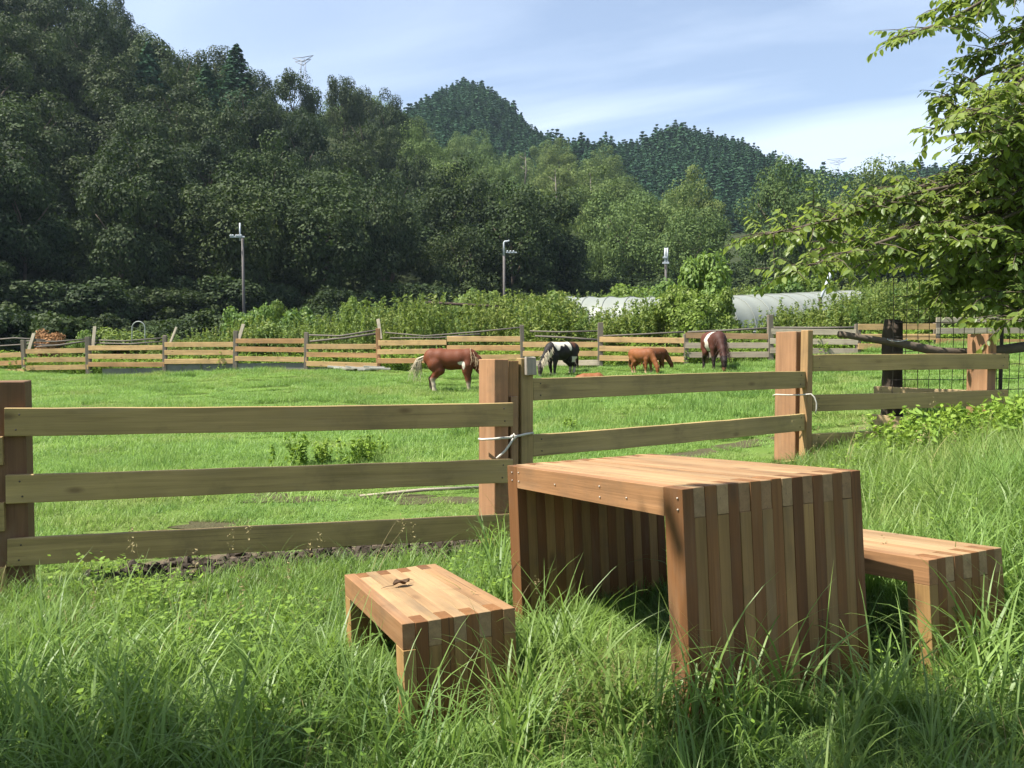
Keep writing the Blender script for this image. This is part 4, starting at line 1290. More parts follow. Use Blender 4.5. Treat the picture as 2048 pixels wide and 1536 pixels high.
def lawn_near():
    rg = np.random.default_rng(31)
    # fine undergrowth of the picnic lawn, in patches that butt against each other
    def patches(step, y0, y1, wx, side):
        gy = np.arange(y0, y1, step); Pp = []
        for yy in gy:
            gx = np.arange(-wx * (yy + .8), wx * (yy + .8), step)
            Pp.append(np.c_[gx + rg.uniform(-.3, .3, len(gx)) * step, np.full(len(gx), yy) + rg.uniform(-.3, .3, len(gx)) * step])
        return np.concatenate(Pp)
    Q = patches(.22, 1.0, 8.2, .70, 0)
    x, y = Q.T
    keep = (y < fence_y(x) - .06) & ~((mud_mask(x, y) > .3) & (rg.random(len(x)) < .8)); x, y = x[keep], y[keep]
    n = len(x)
    P = np.c_[x, y, ground(x, y) - .012]
    sx = (ground(x + .1, y) - ground(x - .1, y)) / .2; sy = (ground(x, y + .1) - ground(x, y - .1)) / .2
    under = [grass_clump(600 + i, 520, .15, .0046, -.27, (.3, 1.2), 4, .8) for i in range(8)]
    scatter('lawn_undergrowth', P, np.c_[sy, -sx, rg.integers(0, 4, n) * math.pi / 2 + rg.normal(0, .2, n)], np.c_[np.ones(n), np.ones(n), rg.uniform(.6, 1.25, n)], under, M_GRASS_LONG,
            'fine green undergrowth of the picnic lawn before the fences', 'grass', 7)
    # long arching blades in tufts
    n = 5200
    u = rg.random(n); y = 1.1 + u ** .75 * 6.2; x = rg.uniform(-.78, .78, n) * (y + .5)
    dens = np.clip(.45 + .5 * np.sin(x * 2.1 + 1.3) * np.sin(y * 2.7 + x) + rg.normal(0, .25, n) + np.where(x > 1.2, .35, 0), 0, 1)
    keep = (y < fence_y(x) - .05) & (rg.random(n) < dens)
    x, y = x[keep], y[keep]
    for (M, W, L) in ((TM, .76, 1.234), (B1M, .402, .853), (B2M, .42, .87)):
        k = ~foot(M, W, L, x, y, .05); x, y = x[k], y[k]
    keep = ~(mud_mask(x, y) > .45); x, y = x[keep], y[keep]
    n = len(x)
    P = np.c_[x, y, ground(x, y) - .01]
    s = rg.uniform(.55, 1.05, n) * np.where(x > 1.3, np.clip(1.1 - (y - 3) * .16, .5, 1.1), 1.0) * np.where(y < 2.2, .72, 1.0) * np.where((x < -.2) & (y > 3.2), .5, 1)
    tall = [grass_clump(620 + i, 18, .50, .0112, .035, (.35, 1.35), 7, .42, True) for i in range(9)]
    merged('long_grass', tall, P, rg.uniform(0, 6.28, n), np.c_[s, s, s], M_GRASS_LONG,
            'long arching grass blades around the table and benches', 'grass', 8)
    # dry stalks and straw
    n = 420
    y = 1.6 + rg.random(n) * 5.2; x = rg.uniform(-.75, .8, n) * y
    near_heap = rg.random(n) < .25
    x = np.where(near_heap, .36 + rg.normal(0, .16, n), x); y = np.where(near_heap, 2.62 + rg.normal(0, .14, n), y)
    keep = (y < fence_y(x) - .05); x, y = x[keep], y[keep]
    for (M, W, L) in ((B1M, .402, .853), (TM, .76, 1.234)):
        k = ~foot(M, W, L, x, y, .03); x, y = x[k], y[k]
    n = len(x); s = rg.uniform(.5, 1.0, n)
    dry = [grass_clump(640 + i, 9, .30, .0035, .05, (.2, 1.3), 5, .9, True) for i in range(5)]
    merged('dry_grass', dry, np.c_[x, y, ground(x, y) + .01], rg.uniform(0, 6.28, n), np.c_[s, s, s], M_GRASS_DRY,
            'pale dry grass stalks among the long green grass', 'grass', 9)
lawn_near()

def lawn_weeds():
    rg = np.random.default_rng(33)
    n = 560
    u = rg.random(n); y = 2.2 + u ** .8 * 4.3; x = rg.uniform(-.72, .72, n) * (y + .4)
    keep = (y < fence_y(x) - .1) & (np.sin(x * 3.1 + 2 * np.sin(y * 1.7)) + rg.normal(0, .4, n) > .15); x, y = x[keep], y[keep]
    for (M, W, L) in ((TM, .76, 1.234), (B1M, .402, .853), (B2M, .42, .87)):
        k = ~foot(M, W, L, x, y, .04); x, y = x[k], y[k]
    n = len(x)
    arrs = []
    for i in range(6):
        m = 44
        P = np.c_[rg.normal(0, .07, (m, 2)), rg.uniform(.06, .17, m)]
        V, Fq, t = leaf_cloud(P, np.tile((0, 0, 1.2), (m, 1)), .021, rg, .62, 0.1, .4)
        arrs.append((V, Fq, t))
    s = rg.uniform(.7, 1.4, n)
    merged('lawn_weeds', arrs, np.c_[x, y, ground(x, y)], rg.uniform(0, 6.28, n), np.c_[s, s, s], M_HERB, 'small broad-leaved weeds growing through the lawn grass', 'weeds', 9)
    # seed heads on thin stalks
    n = 55
    y = rg.uniform(2.9, 6.4, n); x = rg.uniform(-.62, .68, n) * y
    keep = (y < fence_y(x) - .1)
    x, y = x[keep], y[keep]
    for (M, W, L) in ((TM, .76, 1.234), (B1M, .402, .853), (B2M, .42, .87)):
        k = ~foot(M, W, L, x, y, .04); x, y = x[k], y[k]
    n = len(x)
    arrs = []
    for i in range(5):
        V, Fc, t = grass_clump(660 + i, 3, .5, .0035, .02, (.1, .6), 6, .3, True)
        tips = V.reshape(3, -1, 3)[:, -1]
        m = 26
        P = np.concatenate([tp + np.c_[rg.normal(0, .008, (m, 2)), -rg.uniform(0, .09, m)] for tp in tips])
        V2, F2, t2 = leaf_cloud(P, np.tile((0, 0, .3), (len(P), 1)), .012, rg, .4)
        F2 = np.concatenate([F2[:, :3], F2[:, [0, 2, 3]]])
        arrs.append((np.concatenate([V, V2]), np.concatenate([Fc, F2 + len(V)]), np.concatenate([t, t2])))
    s = rg.uniform(.7, 1.15, n)
    merged('seed_stalks', arrs, np.c_[x, y, ground(x, y)], rg.uniform(0, 6.28, n), np.c_[s, s, s], M_GRASS_DRY, 'thin straw-coloured seed stalks standing above the lawn grass', 'grass', 10)
lawn_weeds()

BARE = [(at(px, py, d).x, at(px, py, d).y, r) for (px, py, d, r) in
        ((585, 1008, 6.7, .22), (540, 1000, 6.9, .14), (770, 998, 6.9, .20), (890, 1000, 6.7, .25), (430, 1055, 5.7, .20), (300, 1090, 5.3, .28), (820, 1060, 5.6, .25), (620, 1075, 5.4, .22),
         (1440, 878, 8.6, .30), (1500, 872, 8.9, .25), (1380, 885, 8.4, .2), (1250, 830, 12.5, .3), (420, 830, 14, .4), (700, 810, 15.5, .4), (1680, 800, 11, .3), (200, 800, 16, .5))]
def bare_patches():
    t = NT('bare_soil')
    n2 = t.noise(t.pos(), 9.0, 6, .65); n3 = t.noise(t.pos(), 45.0, 4, .6)
    c = t.mix(n2, (0.035, 0.030, 0.018), (0.105, 0.085, 0.05))
    m = t.done(t.principled(t.mix(t.math('MULTIPLY', n3, .5), c, (0.10, 0.11, 0.045)), .95, .1, t.math('ADD', n2, n3), .9, .03))
    rg = np.random.default_rng(44)
    for (x, y, r) in BARE:
        n = 26
        th = np.linspace(0, 2 * math.pi, n, endpoint=False)
        rr = r * (1 + .28 * np.sin(2 * th + rg.uniform(0, 6)) + .18 * np.sin(5 * th + rg.uniform(0, 6)) + rg.normal(0, .06, n))
        X = np.r_[x, x + np.cos(th) * rr * 1.5]; Y = np.r_[y, y + np.sin(th) * rr * .8]
        bm = bmesh.new(); vv = [bm.verts.new(v) for v in np.c_[X, Y, ground(X, Y) + .005]]
        for k in range(n): bm.faces.new((vv[0], vv[1 + k], vv[1 + (k + 1) % n]))
        tag(link('bare_soil', bm_mesh('bare_soil', bm, True), m), kind='structure')
bare_patches()

def pasture():
    rg = np.random.default_rng(41)
    def zone(name, step, side, nb, h, w, y0, y1, smin, smax, label, seed):
        Pp = []
        for yy in np.arange(y0, y1, step):
            gx = np.arange(-.70 * (yy + 1), .70 * (yy + 1), step)
            Pp.append(np.c_[gx + rg.uniform(-.3, .3, len(gx)) * step, np.full(len(gx), yy) + rg.uniform(-.3, .3, len(gx)) * step])
        x, y = np.concatenate(Pp).T
        fd = np.interp(x / y * F_PX + CX, [-60, 50, 500, 1000, 1400, 1600, 1800, 2100], [25.4, 25, 24, 22.5, 21, 20.3, 20.2, 20.2])
        keep = (y > fence_y(x) + side * .45) & (y < fd + .15) & (y < y1) & ~((mud_mask(x, y) > .25) & (rg.random(len(x)) < .85))
        for (bx, by, br) in BARE: keep &= ~((((x - bx) / (br * 1.4)) ** 2 + ((y - by) / br) ** 2 < 1) & (rg.random(len(x)) < .9))
        near = y - fence_y(x)
        keep &= ~((near < 1.6) & (rg.random(len(x)) < .22))
        x, y = x[keep], y[keep]; n = len(x)
        sx = (ground(x + .3, y) - ground(x - .3, y)) / .6; sy = (ground(x, y + .3) - ground(x, y - .3)) / .6
        pat = .5 + .5 * np.sin(x * .9 + 2 * np.sin(y * .5)) * np.sin(y * 1.1 + x * .4)
        hs = rg.uniform(smin, smax, n) * (.45 + 1.1 * pat) * np.where(rg.random(n) < .12, 1.6, 1) * np.clip(.55 + (y - fence_y(x)) * .16, .55, 1)
        ms = [grass_clump(seed * 37 + i, nb, h, w, -side, (.2, 1.25), 3, .95) for i in range(7)]
        scatter(name, np.c_[x, y, ground(x, y) - .008], np.c_[sy, -sx, rg.integers(0, 4, n) * math.pi / 2 + rg.normal(0, .2, n)], np.c_[np.ones(n), np.ones(n), hs], ms, M_GRASS_FIELD, label, 'grass', seed)
    zone('pasture_grass', .26, .32, 560, .075, .0055, 3.0, 9.5, .7, 1.15, 'short grazed bright green pasture grass just behind the near fences', 17)
    zone('pasture_grass', .62, .76, 1500, .11, .009, 9.4, 26, .8, 1.25, 'short bright green pasture grass of the far part of the paddock', 18)
    # darker ungrazed tufts
    n = 1500
    y = rg.uniform(6.5, 23, n); x = rg.uniform(-.7, .7, n) * y
    keep = (y > fence_y(x) + .6) & (np.sin(x * .8) * np.sin(y * .55 + 1) + rg.normal(0, .4, n) > .1)
    x, y = x[keep], y[keep]; n = len(x)
    tuft = [grass_clump(730 + i, 60, .26, .007, .10, (.3, 1.1), 4, .7, True) for i in range(5)]
    s = rg.uniform(.5, 1.0, n)
    merged('pasture_tufts', tuft, np.c_[x, y, ground(x, y) - .01], rg.uniform(0, 6.28, n), np.c_[s * 1.2, s * 1.2, s * .8], M_GRASS_FIELD,
            'taller ungrazed grass tufts dotted over the paddock', 'grass', 11)
pasture()

def bank():
    rg = np.random.default_rng(51)
    # tall soft grass and herbs on the right-hand bank
    n = 1500
    y = rg.uniform(3.6, 7.4, n); x = rg.uniform(1.5, 5.2, n)
    keep = (y < fence_y(x) - .08) & (x > 1.5 + (y - 3.6) * .62 + rg.normal(0, .2, n)) & (x < .72 * y + .3)
    x, y = x[keep], y[keep]
    k = ~foot(B2M, .42, .87, x, y, .08); x, y = x[k], y[k]
    n = len(x); s = rg.uniform(.55, 1.0, n) * np.clip(1.15 - (y - 4) * .16, .55, 1)
    soft = [grass_clump(760 + i, 34, .40, .0062, .07, (.25, 1.0), 5, .5, True) for i in range(6)]
    merged('bank_grass', soft, np.c_[x, y, ground(x, y) - .01], rg.uniform(0, 6.28, n), np.c_[s, s, s], M_GRASS_FIELD,
            'dense tall soft grass on the bank at the right', 'grass', 12)
    n = 120
    y = rg.uniform(5.9, 7.3, n); x = rg.uniform(2.6, 5.2, n)
    keep = (y < fence_y(x) - .12) & (x > 2.4 + (y - 5.4) * .5) & (x < .70 * y)
    x, y = x[keep], y[keep]; n = len(x); s = rg.uniform(.75, 1.25, n)
    herb = [stalk_clump(780 + i, 9, .30, .055, .16, 20) for i in range(5)]
    scatter('bank_herbs', np.c_[x, y, ground(x, y) - .01], np.c_[rg.normal(0, .1, (n, 2)), rg.uniform(0, 6.28, n)], np.c_[s, s, s], herb, M_HERB,
            'bright leafy herbs on the bank before the right fence', 'weeds', 13)
bank()

# soil clods of the trampled strip
def clods():
    rg = np.random.default_rng(61)
    bases = []
    for i in range(5):
        bm = bmesh.new(); bmesh.ops.create_icosphere(bm, subdivisions=2, radius=.05)
        for v in bm.verts: v.co = v.co * rg.uniform(.65, 1.3); v.co.z *= .65
        bases.append(bm_mesh('clod', bm))
    n = 2600
    x = rg.uniform(-2.3, 2.2, n); y = x * .34 + 5.12 + rg.normal(0, .17, n)
    keep = rg.random(n) < mud_mask(x, y) * 1.3
    x, y = x[keep], y[keep]; n = len(x)
    s = np.clip(rg.lognormal(-1.1, .5, n), .12, 1.1)
    scatter('soil_clods', np.c_[x, y, ground(x, y)], rg.uniform(0, 6.28, (n, 3)), np.c_[s, s, s], bases, M_CLOD, 'dark trampled soil clods along the foot of the left fence', 'soil', 14)
clods()

# weeds standing in the pasture
HERB_BIG = [stalk_clump(800 + i, 14, .42, .085, .2, 30) for i in range(3)]
for m in HERB_BIG: m.materials.append(M_HERB)
STALKS = [trunk_mesh(830 + i, .25, .006, 9, .12) for i in range(2)]
for m in STALKS: m.materials.append(M_SHRUB)
for i, (px, py, d, s) in enumerate(((585, 930, 8.6, .8), (640, 925, 8.8, .6), (712, 925, 8.7, .75), (745, 915, 9.2, .6), (1140, 870, 11.5, .4))):
    q = at(px, py, d); e = empty('weed_plant', (q.x, q.y, gz(q.x, q.y)), i * 1.3)
    link('leaves', HERB_BIG[i % 3], None, e, e.matrix_basis @ Matrix.Scale(s, 4))
    link('stalk', STALKS[i % 2], None, e, e.matrix_basis @ Matrix.Scale(s, 4))
    tag(e, ('leafy light green weed clump in the pasture seen over the middle rail, leftmost', 'leafy light green weed in the pasture, second from the left over the middle rail',
            'leafy light green weed in the pasture, third from the left over the middle rail', 'small light green weed in the pasture left of the middle post',
            'tiny weed in the pasture seen between the gate rails')[i], 'weed')
# an old pole lying in the pasture behind the middle post
lg0, lg1 = at(720, 1000, 6.75), at(965, 983, 7.1)
o = link('fallen_pole', tubes_mesh('fallen_pole', [tube([(lg0.x, lg0.y, gz(lg0.x, lg0.y) + .03), ((lg0.x + lg1.x) / 2, (lg0.y + lg1.y) / 2 + .03, gz(lg0.x, lg0.y) + .045), (lg1.x, lg1.y, gz(lg1.x, lg1.y) + .04)], [.011, .014, .012], 8, noise=.1)]), OLDWOOD)
o.color = (.32, .27, .2, 1)
tag(o, 'thin weathered pole lying in the grass left of the middle post', 'pole')

# ------------------------------------------------------------------ near walnut-like tree at the right
def near_tree():
    rg = np.random.default_rng(71)
    base = Vector((7.0, 8.6, gz(7.0, 8.6)))
    e = empty('leafy_tree', base)
    lst = []
    top = base + Vector((-.25, -.1, 4.6))
    tr = [base + Vector((0, 0, -.3)), base + Vector((-.05, 0, 1.2)), base + Vector((-.15, -.05, 2.6)), base + Vector((-.2, -.1, 3.8)), top, top + Vector((.1, 0, 1.2))]
    link('trunk', tubes_mesh('trunk', [tube(tr, [.16, .13, .115, .10, .075, .03], 10, noise=.06)]), M_BARK, e)
    # limbs given by their tips in the air
    def limb(p0, tip, sag=.25, r=.045, n=7):
        pts = []
        for k in range(n):
            f = k / (n - 1)
            p = p0.lerp(tip, f) + Vector((0, 0, sag * math.sin(math.pi * f)))
            p += Vector(rg.normal(0, .035, 3)) * (1 if 0 < k < n - 1 else 0)
            pts.append(p)
        return pts, [r * (1 - .82 * k / (n - 1)) for k in range(n)]
    def tpt(h): return base + Vector((-.1 - .03 * h, -.03 * h, h))
    tips = [(2.2, at(1528, 470, 7.8), .25), (2.0, at(1575, 545, 7.6), .2), (2.5, at(1680, 430, 8.2), .2), (1.8, at(1740, 520, 8.3), .15), (2.6, at(1790, 470, 7.9), .2),
            (1.6, at(1880, 590, 8.0), .1), (2.8, at(1850, 420, 8.6), .2), (3.0, at(1905, 350, 8.3), .15), (2.4, at(1930, 480, 7.6), .1), (1.5, at(1960, 600, 7.7), .1),
            (3.4, at(1850, 265, 8.0), .15), (3.6, at(1900, 195, 8.3), .2), (4.2, at(1805, 75, 8.2), .25), (4.4, at(1870, 20, 8.6), .15), (4.0, at(1950, 120, 8.4), .15),
            (3.3, at(1990, 290, 7.7), .1), (2.8, at(2010, 400, 7.6), .1), (2.0, at(2030, 510, 7.5), .05), (4.6, at(1960, -60, 8.7), .1), (4.2, at(2040, 60, 8.2), .05),
            (3.8, at(2060, 200, 7.9), .05), (5.0, at(2080, -150, 8.8), .05), (2.2, at(1850, 520, 8.8), .1), (1.4, at(2020, 640, 7.4), .05), (2.6, at(1960, 430, 9.4), .1), (3.2, at(2000, 340, 9.3), .1),
            (1.9, at(1640, 500, 8.6), .15), (2.1, at(1610, 450, 8.0), .15), (1.2, at(1935, 560, 8.8), .05), (1.7, at(2060, 580, 8.6), .0),
            (3.0, Vector((8.4, 8.0, 4.2)), .1), (4.0, Vector((8.6, 9.4, 5.4)), .1), (2.4, Vector((8.8, 8.8, 3.2)), .1), (4.8, Vector((7.4, 7.2, 6.2)), .1)]
    for q in range(9):
        tips.append((rg.uniform(1.2, 3.6), at(rg.uniform(1870, 2110), rg.uniform(300, 640), rg.uniform(7.3, 9.0)), .08))
    for q in range(9):
        tips.append((rg.uniform(3.0, 4.6), at(rg.uniform(1930, 2110), rg.uniform(60, 360), rg.uniform(7.4, 8.8)), .08))
    LP, LD = [], []
    for h, tip, sag in tips:
        pts, rr = limb(tpt(h), tip, sag)
        b = link('branch', tubes_mesh('branch', [tube(pts, rr, 6)]), M_BARK, e)
        L = (tip - pts[0]).length
        tw = []
        # twigs with leaves along the outer part
        for q in range(int(20 + L * 9)):
            f = .38 + .62 * rg.random() ** .75
            i = min(int(f * 6), 5); g = f * 6 - i
            p = pts[i].lerp(pts[i + 1], g)
            dr = (pts[i + 1] - pts[i]).normalized() * .5 + Vector(rg.normal(0, .6, 3)); dr.z *= .5
            ln = rg.uniform(.18, .46)
            endp = p + dr.normalized() * ln + Vector((0, 0, -.10 * ln))
            tw.append(tube([p, (p + endp) / 2 + Vector((0, 0, .02)), endp], [.0055, .004, .002], 4, cap=False))
            nl = rg.integers(9, 14)
            for s in range(nl):
                ff = .15 + .85 * s / (nl - 1)
                c = p.lerp(endp, ff)
                side = dr.cross(UP)
                side = side.normalized() if side.length > 1e-4 else Vector((1, 0, 0))
                out = side * (1 if s % 2 else -1) * .8 + dr.normalized() * .5 + Vector((0, 0, -.7)) + Vector(rg.normal(0, .28, 3))
                LP.append(c); LD.append(out.normalized())
        link('twigs', tubes_mesh('twigs', tw), M_BARK, b)
    LP = np.array([tuple(v) for v in LP]); LD = np.array([tuple(v) for v in LD])
    n = len(LP)
    s = rg.uniform(.045, .12, n)
    # leaf template: folded pointed oval, 8 quads-ish
    Tm = np.array([(0, 0, 0), (.22, .2, .05), (.55, .24, .05), (.85, .12, .0), (1, 0, -.06), (.85, -.12, .0), (.55, -.24, .05), (.22, -.2, .05), (.30, 0, 0), (.62, 0, -.02)])
    Tf = [(0, 8, 1, 1), (8, 9, 2, 1), (9, 4, 3, 2), (0, 7, 8, 8), (8, 7, 6, 9), (9, 6, 5, 4)]
    def frames(D):
        Nn = np.cross(D, rg.normal(0, .35, (len(D), 3)) + np.array([0, 0, 1.0])); Nn /= np.linalg.norm(Nn, axis=1)[:, None] + 1e-9   # side
        Uu = np.cross(Nn, D)
        sg = np.where(Uu[:, 2:3] < 0, -1, 1)
        return D, Nn * sg, Uu * sg
    Dd, Sd, Ud = frames(LD)
    V = LP[:, None, :] + s[:, None, None] * (Tm[None, :, 0:1] * Dd[:, None, :] + Tm[None, :, 1:2] * Sd[:, None, :] + Tm[None, :, 2:3] * Ud[:, None, :])
    tint = rg.random(n)
    camd = np.hypot(LP[:, 0], LP[:, 1])
    infr = (np.abs(LP[:, 0] / LP[:, 1]) < .62)
    order = np.argsort(np.where(infr, camd / s, 1e9))[:280]
    mask = np.ones(n, bool); mask[order] = False
    tri = np.array([(0, 8, 1), (8, 2, 1), (8, 9, 2), (9, 3, 2), (9, 4, 3), (0, 7, 8), (8, 7, 6), (8, 6, 9), (9, 6, 5), (9, 5, 4)])
    idx = np.nonzero(mask)[0]
    Vr = V[idx].reshape(-1, 3)
    Fr = (np.arange(len(idx))[:, None, None] * 10 + tri[None]).reshape(-1, 3)
    fo = link('foliage', mesh_np('foliage', Vr, Fr, np.repeat(tint[idx], 10)), M_LEAF_NEAR, e)
    fo['kind'] = 'stuff'
    lm = []
    for q in range(6):
        lm.append(mesh_np('leaf', Tm, tri, np.full(10, (q + .5) / 6)))
        lm[-1].materials.append(M_LEAF_NEAR)
    for k, i in enumerate(order):
        M = Matrix((Vector(Dd[i]) * s[i], Vector(Sd[i]) * s[i], Vector(Ud[i]) * s[i])).transposed().to_4x4(); M.translation = Vector(LP[i])
        link('leaf', lm[k % 6], None, e, M)
    tag(e, 'near leafy tree reaching in from the right edge of the picture', 'tree')
    print('near leaves', n)
near_tree()

# trees standing left of the photographer that shade the foreground
SHADE = [broadleaf_crown(900 + i, 1.0, .85, 26, 6500, .10, .3) for i in range(2)]
for m in SHADE: m.materials.append(M_LEAF_NEAR)
for i, (x, y, R, zc_, H) in enumerate(((-2.5, -.12, 2.2, 4.5, 1.8), (-5.2, -.28, 2.2, 4.6, 1.8), (-7.5, -3.8, 2.8, 3.4, 2.4))):
    plant_tree('shade_tree', gp(x, y), SHADE[i % 2], TRUNKS[i], R, H, zc_, .16, 'leafy tree standing left of the viewpoint and shading the foreground grass', 'shade trees beside the viewpoint')

# ------------------------------------------------------------------ horses and foals
def hide_material(name):
    t = NT(name)
    a = t.node('ShaderNodeAttribute', attribute_name='coat')
    n1 = t.noise(t.coord(), 9, 4, .6)
    n2 = t.noise(t.mapping(t.coord(), (20, 20, 70)), 1.0, 3, .6)
    f = t.math('ADD', .78, t.math('MULTIPLY', n1, .42))
    cc = t.node('ShaderNodeCombineColor')
    for i in range(3): t.l.new(f, cc.inputs[i])
    return t.done(t.principled(t.mix(1.0, a.outputs['Color'], cc.outputs[0], 'MULTIPLY'), .62, .2, n2, .25, .01))
M_HIDE = hide_material('hide')
def hair_material(name, col):
    return simple_material(name, col, .55, .35, .35, 30)
M_BLOND = hair_material('blond_hair', (.34, .25, .14))
M_CREAM = hair_material('cream_hair', (.42, .36, .25))
M_BROWNH = hair_material('brown_hair', (.05, .022, .014))
M_ORANGEH = hair_material('tan_hair', (.26, .12, .05))

def skin_body(name, verts, edges, radii, k=.012, h=.0145):
    """one continuous surface blended over the bones of a skeleton (smooth union of tapered capsules, meshed by surface nets)"""
    V = np.array(verts, float); R = np.array([r if isinstance(r, tuple) else (r, r) for r in radii], float)
    lo, hi = V.min(0) - .30, V.max(0) + .30
    lo[2] = -.04
    ax = [np.arange(a, b, h) for a, b in zip(lo, hi)]
    G = np.stack(np.meshgrid(*ax, indexing='ij'), -1)
    acc = np.zeros(G.shape[:3])
    for a, b in edges:
        A, B = V[a], V[b]; d = B - A; L2 = (d * d).sum()
        t = np.clip(((G - A) @ d) / L2, 0, 1)
        q = G - A - t[..., None] * d
        ry = R[a, 0] + (R[b, 0] - R[a, 0]) * t; rz = R[a, 1] + (R[b, 1] - R[a, 1]) * t
        dist = np.sqrt(q[..., 0] ** 2 + (q[..., 1] * (rz / ry)) ** 2 + q[..., 2] ** 2) - rz
        acc += np.exp(np.clip(-dist / k, -60, 60))
    f = -k * np.log(acc + 1e-30)
    n = [x - 1 for x in f.shape]
    c = lambda i, j, l: f[i:i + n[0], j:j + n[1], l:l + n[2]]
    cor = [(i, j, l) for i in (0, 1) for j in (0, 1) for l in (0, 1)]
    ins = sum((c(*o) < 0).astype(int) for o in cor)
    mask = (ins > 0) & (ins < 8)
    S = np.zeros((*n, 3)); N_ = np.zeros(n)
    for o in cor:
        for axis in range(3):
            if o[axis]: continue
            p = list(o); p[axis] = 1
            f0, f1 = c(*o), c(*p); cr_ = (f0 < 0) != (f1 < 0)
            tt = np.where(cr_, f0 / np.where(cr_, f0 - f1, 1), 0)
            for m in range(3): S[..., m] += np.where(cr_, o[m] + (tt if m == axis else 0), 0)
            N_ += cr_
    idx = -np.ones(n, int); idx[mask] = np.arange(mask.sum())
    I = np.argwhere(mask)
    P = lo + (I + S[mask] / N_[mask][:, None]) * h
    Q = []
    for axis in range(3):
        u, w = [(1, 2), (2, 0), (0, 1)][axis]
        sl0 = [slice(1, -1)] * 3; sl0[axis] = slice(0, -1)
        sl1 = list(sl0); sl1[axis] = slice(1, None)
        e = np.argwhere((f[tuple(sl0)] < 0) != (f[tuple(sl1)] < 0))
        off = np.ones(3, int); off[axis] = 0
        e = e + off
        flip = f[tuple(e.T)] < 0
        def cell(du, dw):
            q = e.copy(); q[:, u] -= du; q[:, w] -= dw
            return idx[tuple(np.minimum(q, np.array(n) - 1).T)]
        q = np.stack([cell(1, 1), cell(0, 1), cell(0, 0), cell(1, 0)], 1)
        q[~flip] = q[~flip][:, ::-1]
        Q.append(q[(q >= 0).all(1)])
    return mesh_np(name, P, np.concatenate(Q), smooth=True)

def horse_mesh(pose, chunky=1.0, leg_dx=(0, 0, 0, 0), foal=False):
    """x forward, z up; withers height 1"""
    k = chunky
    V = [(-.03, 0, .735), (-.26, 0, .775), (-.44, 0, .785), (-.535, 0, .745), (.17, 0, .745), (.36, 0, .77)]
    Rr = [(.225 * k, .245 * k), (.215 * k, .225 * k), (.19 * k, .20 * k), (.10, .11), (.215 * k, .24 * k), (.165 * k, .215 * k)]
    E = [(0, 1), (1, 2), (2, 3), (0, 4), (4, 5)]
    if pose == 'graze':
        nk = [(.50, 0, .70, .115, .15), (.63, 0, .545, .085, .115), (.73, 0, .375, .075, .095), (.79, 0, .275, .07, .085), (.80, 0, .175, .06, .072), (.805, 0, .075, .042, .048), (.805, 0, .035, .038, .036)]
    else:
        nk = [(.48, 0, .93, .11, .14), (.58, 0, 1.08, .085, .11), (.66, 0, 1.16, .07, .085), (.76, 0, 1.10, .06, .07), (.87, 0, 1.02, .045, .048), (.92, 0, .985, .04, .04)]
    last = 5
    for (x, y, z, ra, rb) in nk:
        V.append((x, y, z)); Rr.append((ra, rb)); E.append((last, len(V) - 1)); last = len(V) - 1
    poll = 6 + (3 if pose == 'graze' else 2)
    for s, (d1, d2) in ((1, leg_dx[:2]), (-1, leg_dx[2:])):
        j = [(.33, s * .105, .60, .10, .12), (.325, s * .125, .49, .065, .085), (.335 + d1 * .5, s * .125, .29, .043, .05), (.33 + d1 * .9, s * .125, .20, .033, .037), (.33 + d1, s * .125, .085, .034, .038), (.355 + d1, s * .125, .03, .042, .045)]
        last = 5
        for (x, y, z, a, b) in j:
            V.append((x, y, z)); Rr.append((a, b)); E.append((last, len(V) - 1)); last = len(V) - 1
        j = [(-.36, s * .115, .63, .115, .16), (-.30 + d2 * .2, s * .135, .505, .075, .115), (-.375 + d2 * .5, s * .13, .40, .052, .07), (-.455 + d2 * .8, s * .125, .315, .043, .052), (-.44 + d2, s * .125, .19, .034, .038), (-.43 + d2, s * .125, .085, .035, .039), (-.405 + d2, s * .125, .03, .043, .046)]
        last = 2
        for (x, y, z, a, b) in j:
            V.append((x, y, z)); Rr.append((a, b)); E.append((last, len(V) - 1)); last = len(V) - 1
    me = skin_body('body', V, E, Rr)
    # ears joined to the same mesh
    bm = bmesh.new(); bm.from_mesh(me)
    P = Vector(V[poll])
    hd = (Vector(V[poll + 1]) - P).normalized()
    for s in (1, -1):
        b0_ = P + Vector((0, s * .045, 0)) - hd * .02
        fwd = Vector((1, 0, 0)) if pose == 'graze' else Vector((0, 0, 1))
        tipv = b0_ - hd * .09 + fwd * .07 + Vector((0, s * .03, 0))
        ring = [bm.verts.new(b0_ + Vector((0, s * .022 * math.cos(a), 0)) + fwd * .022 * math.sin(a) + hd * .012 * math.cos(a)) for a in np.linspace(0, 6.28, 7)[:-1]]
        t_ = bm.verts.new(tipv)
        for i in range(6): bm.faces.new((ring[i], ring[(i + 1) % 6], t_))
    bmesh.ops.recalc_face_normals(bm, faces=bm.faces)
    bm.to_mesh(me); bm.free()
    for p in me.polygons: p.use_smooth = True
    return me

def paint(me, fn):
    a = me.color_attributes.new('coat', 'FLOAT_COLOR', 'POINT')
    col = np.zeros((len(me.vertices), 4), np.float32)
    for i, v in enumerate(me.vertices):
        c = fn(v.co.x, v.co.y, v.co.z); col[i] = (*c, 1)
    a.data.foreach_set('color', col.ravel())

def hair_strands(paths, r=.006, n=4):
    return tubes_mesh('hair', [tube(p, [r * (1 - .75 * i / (len(p) - 1)) for i in range(len(p))], n, cap=False) for p in paths])

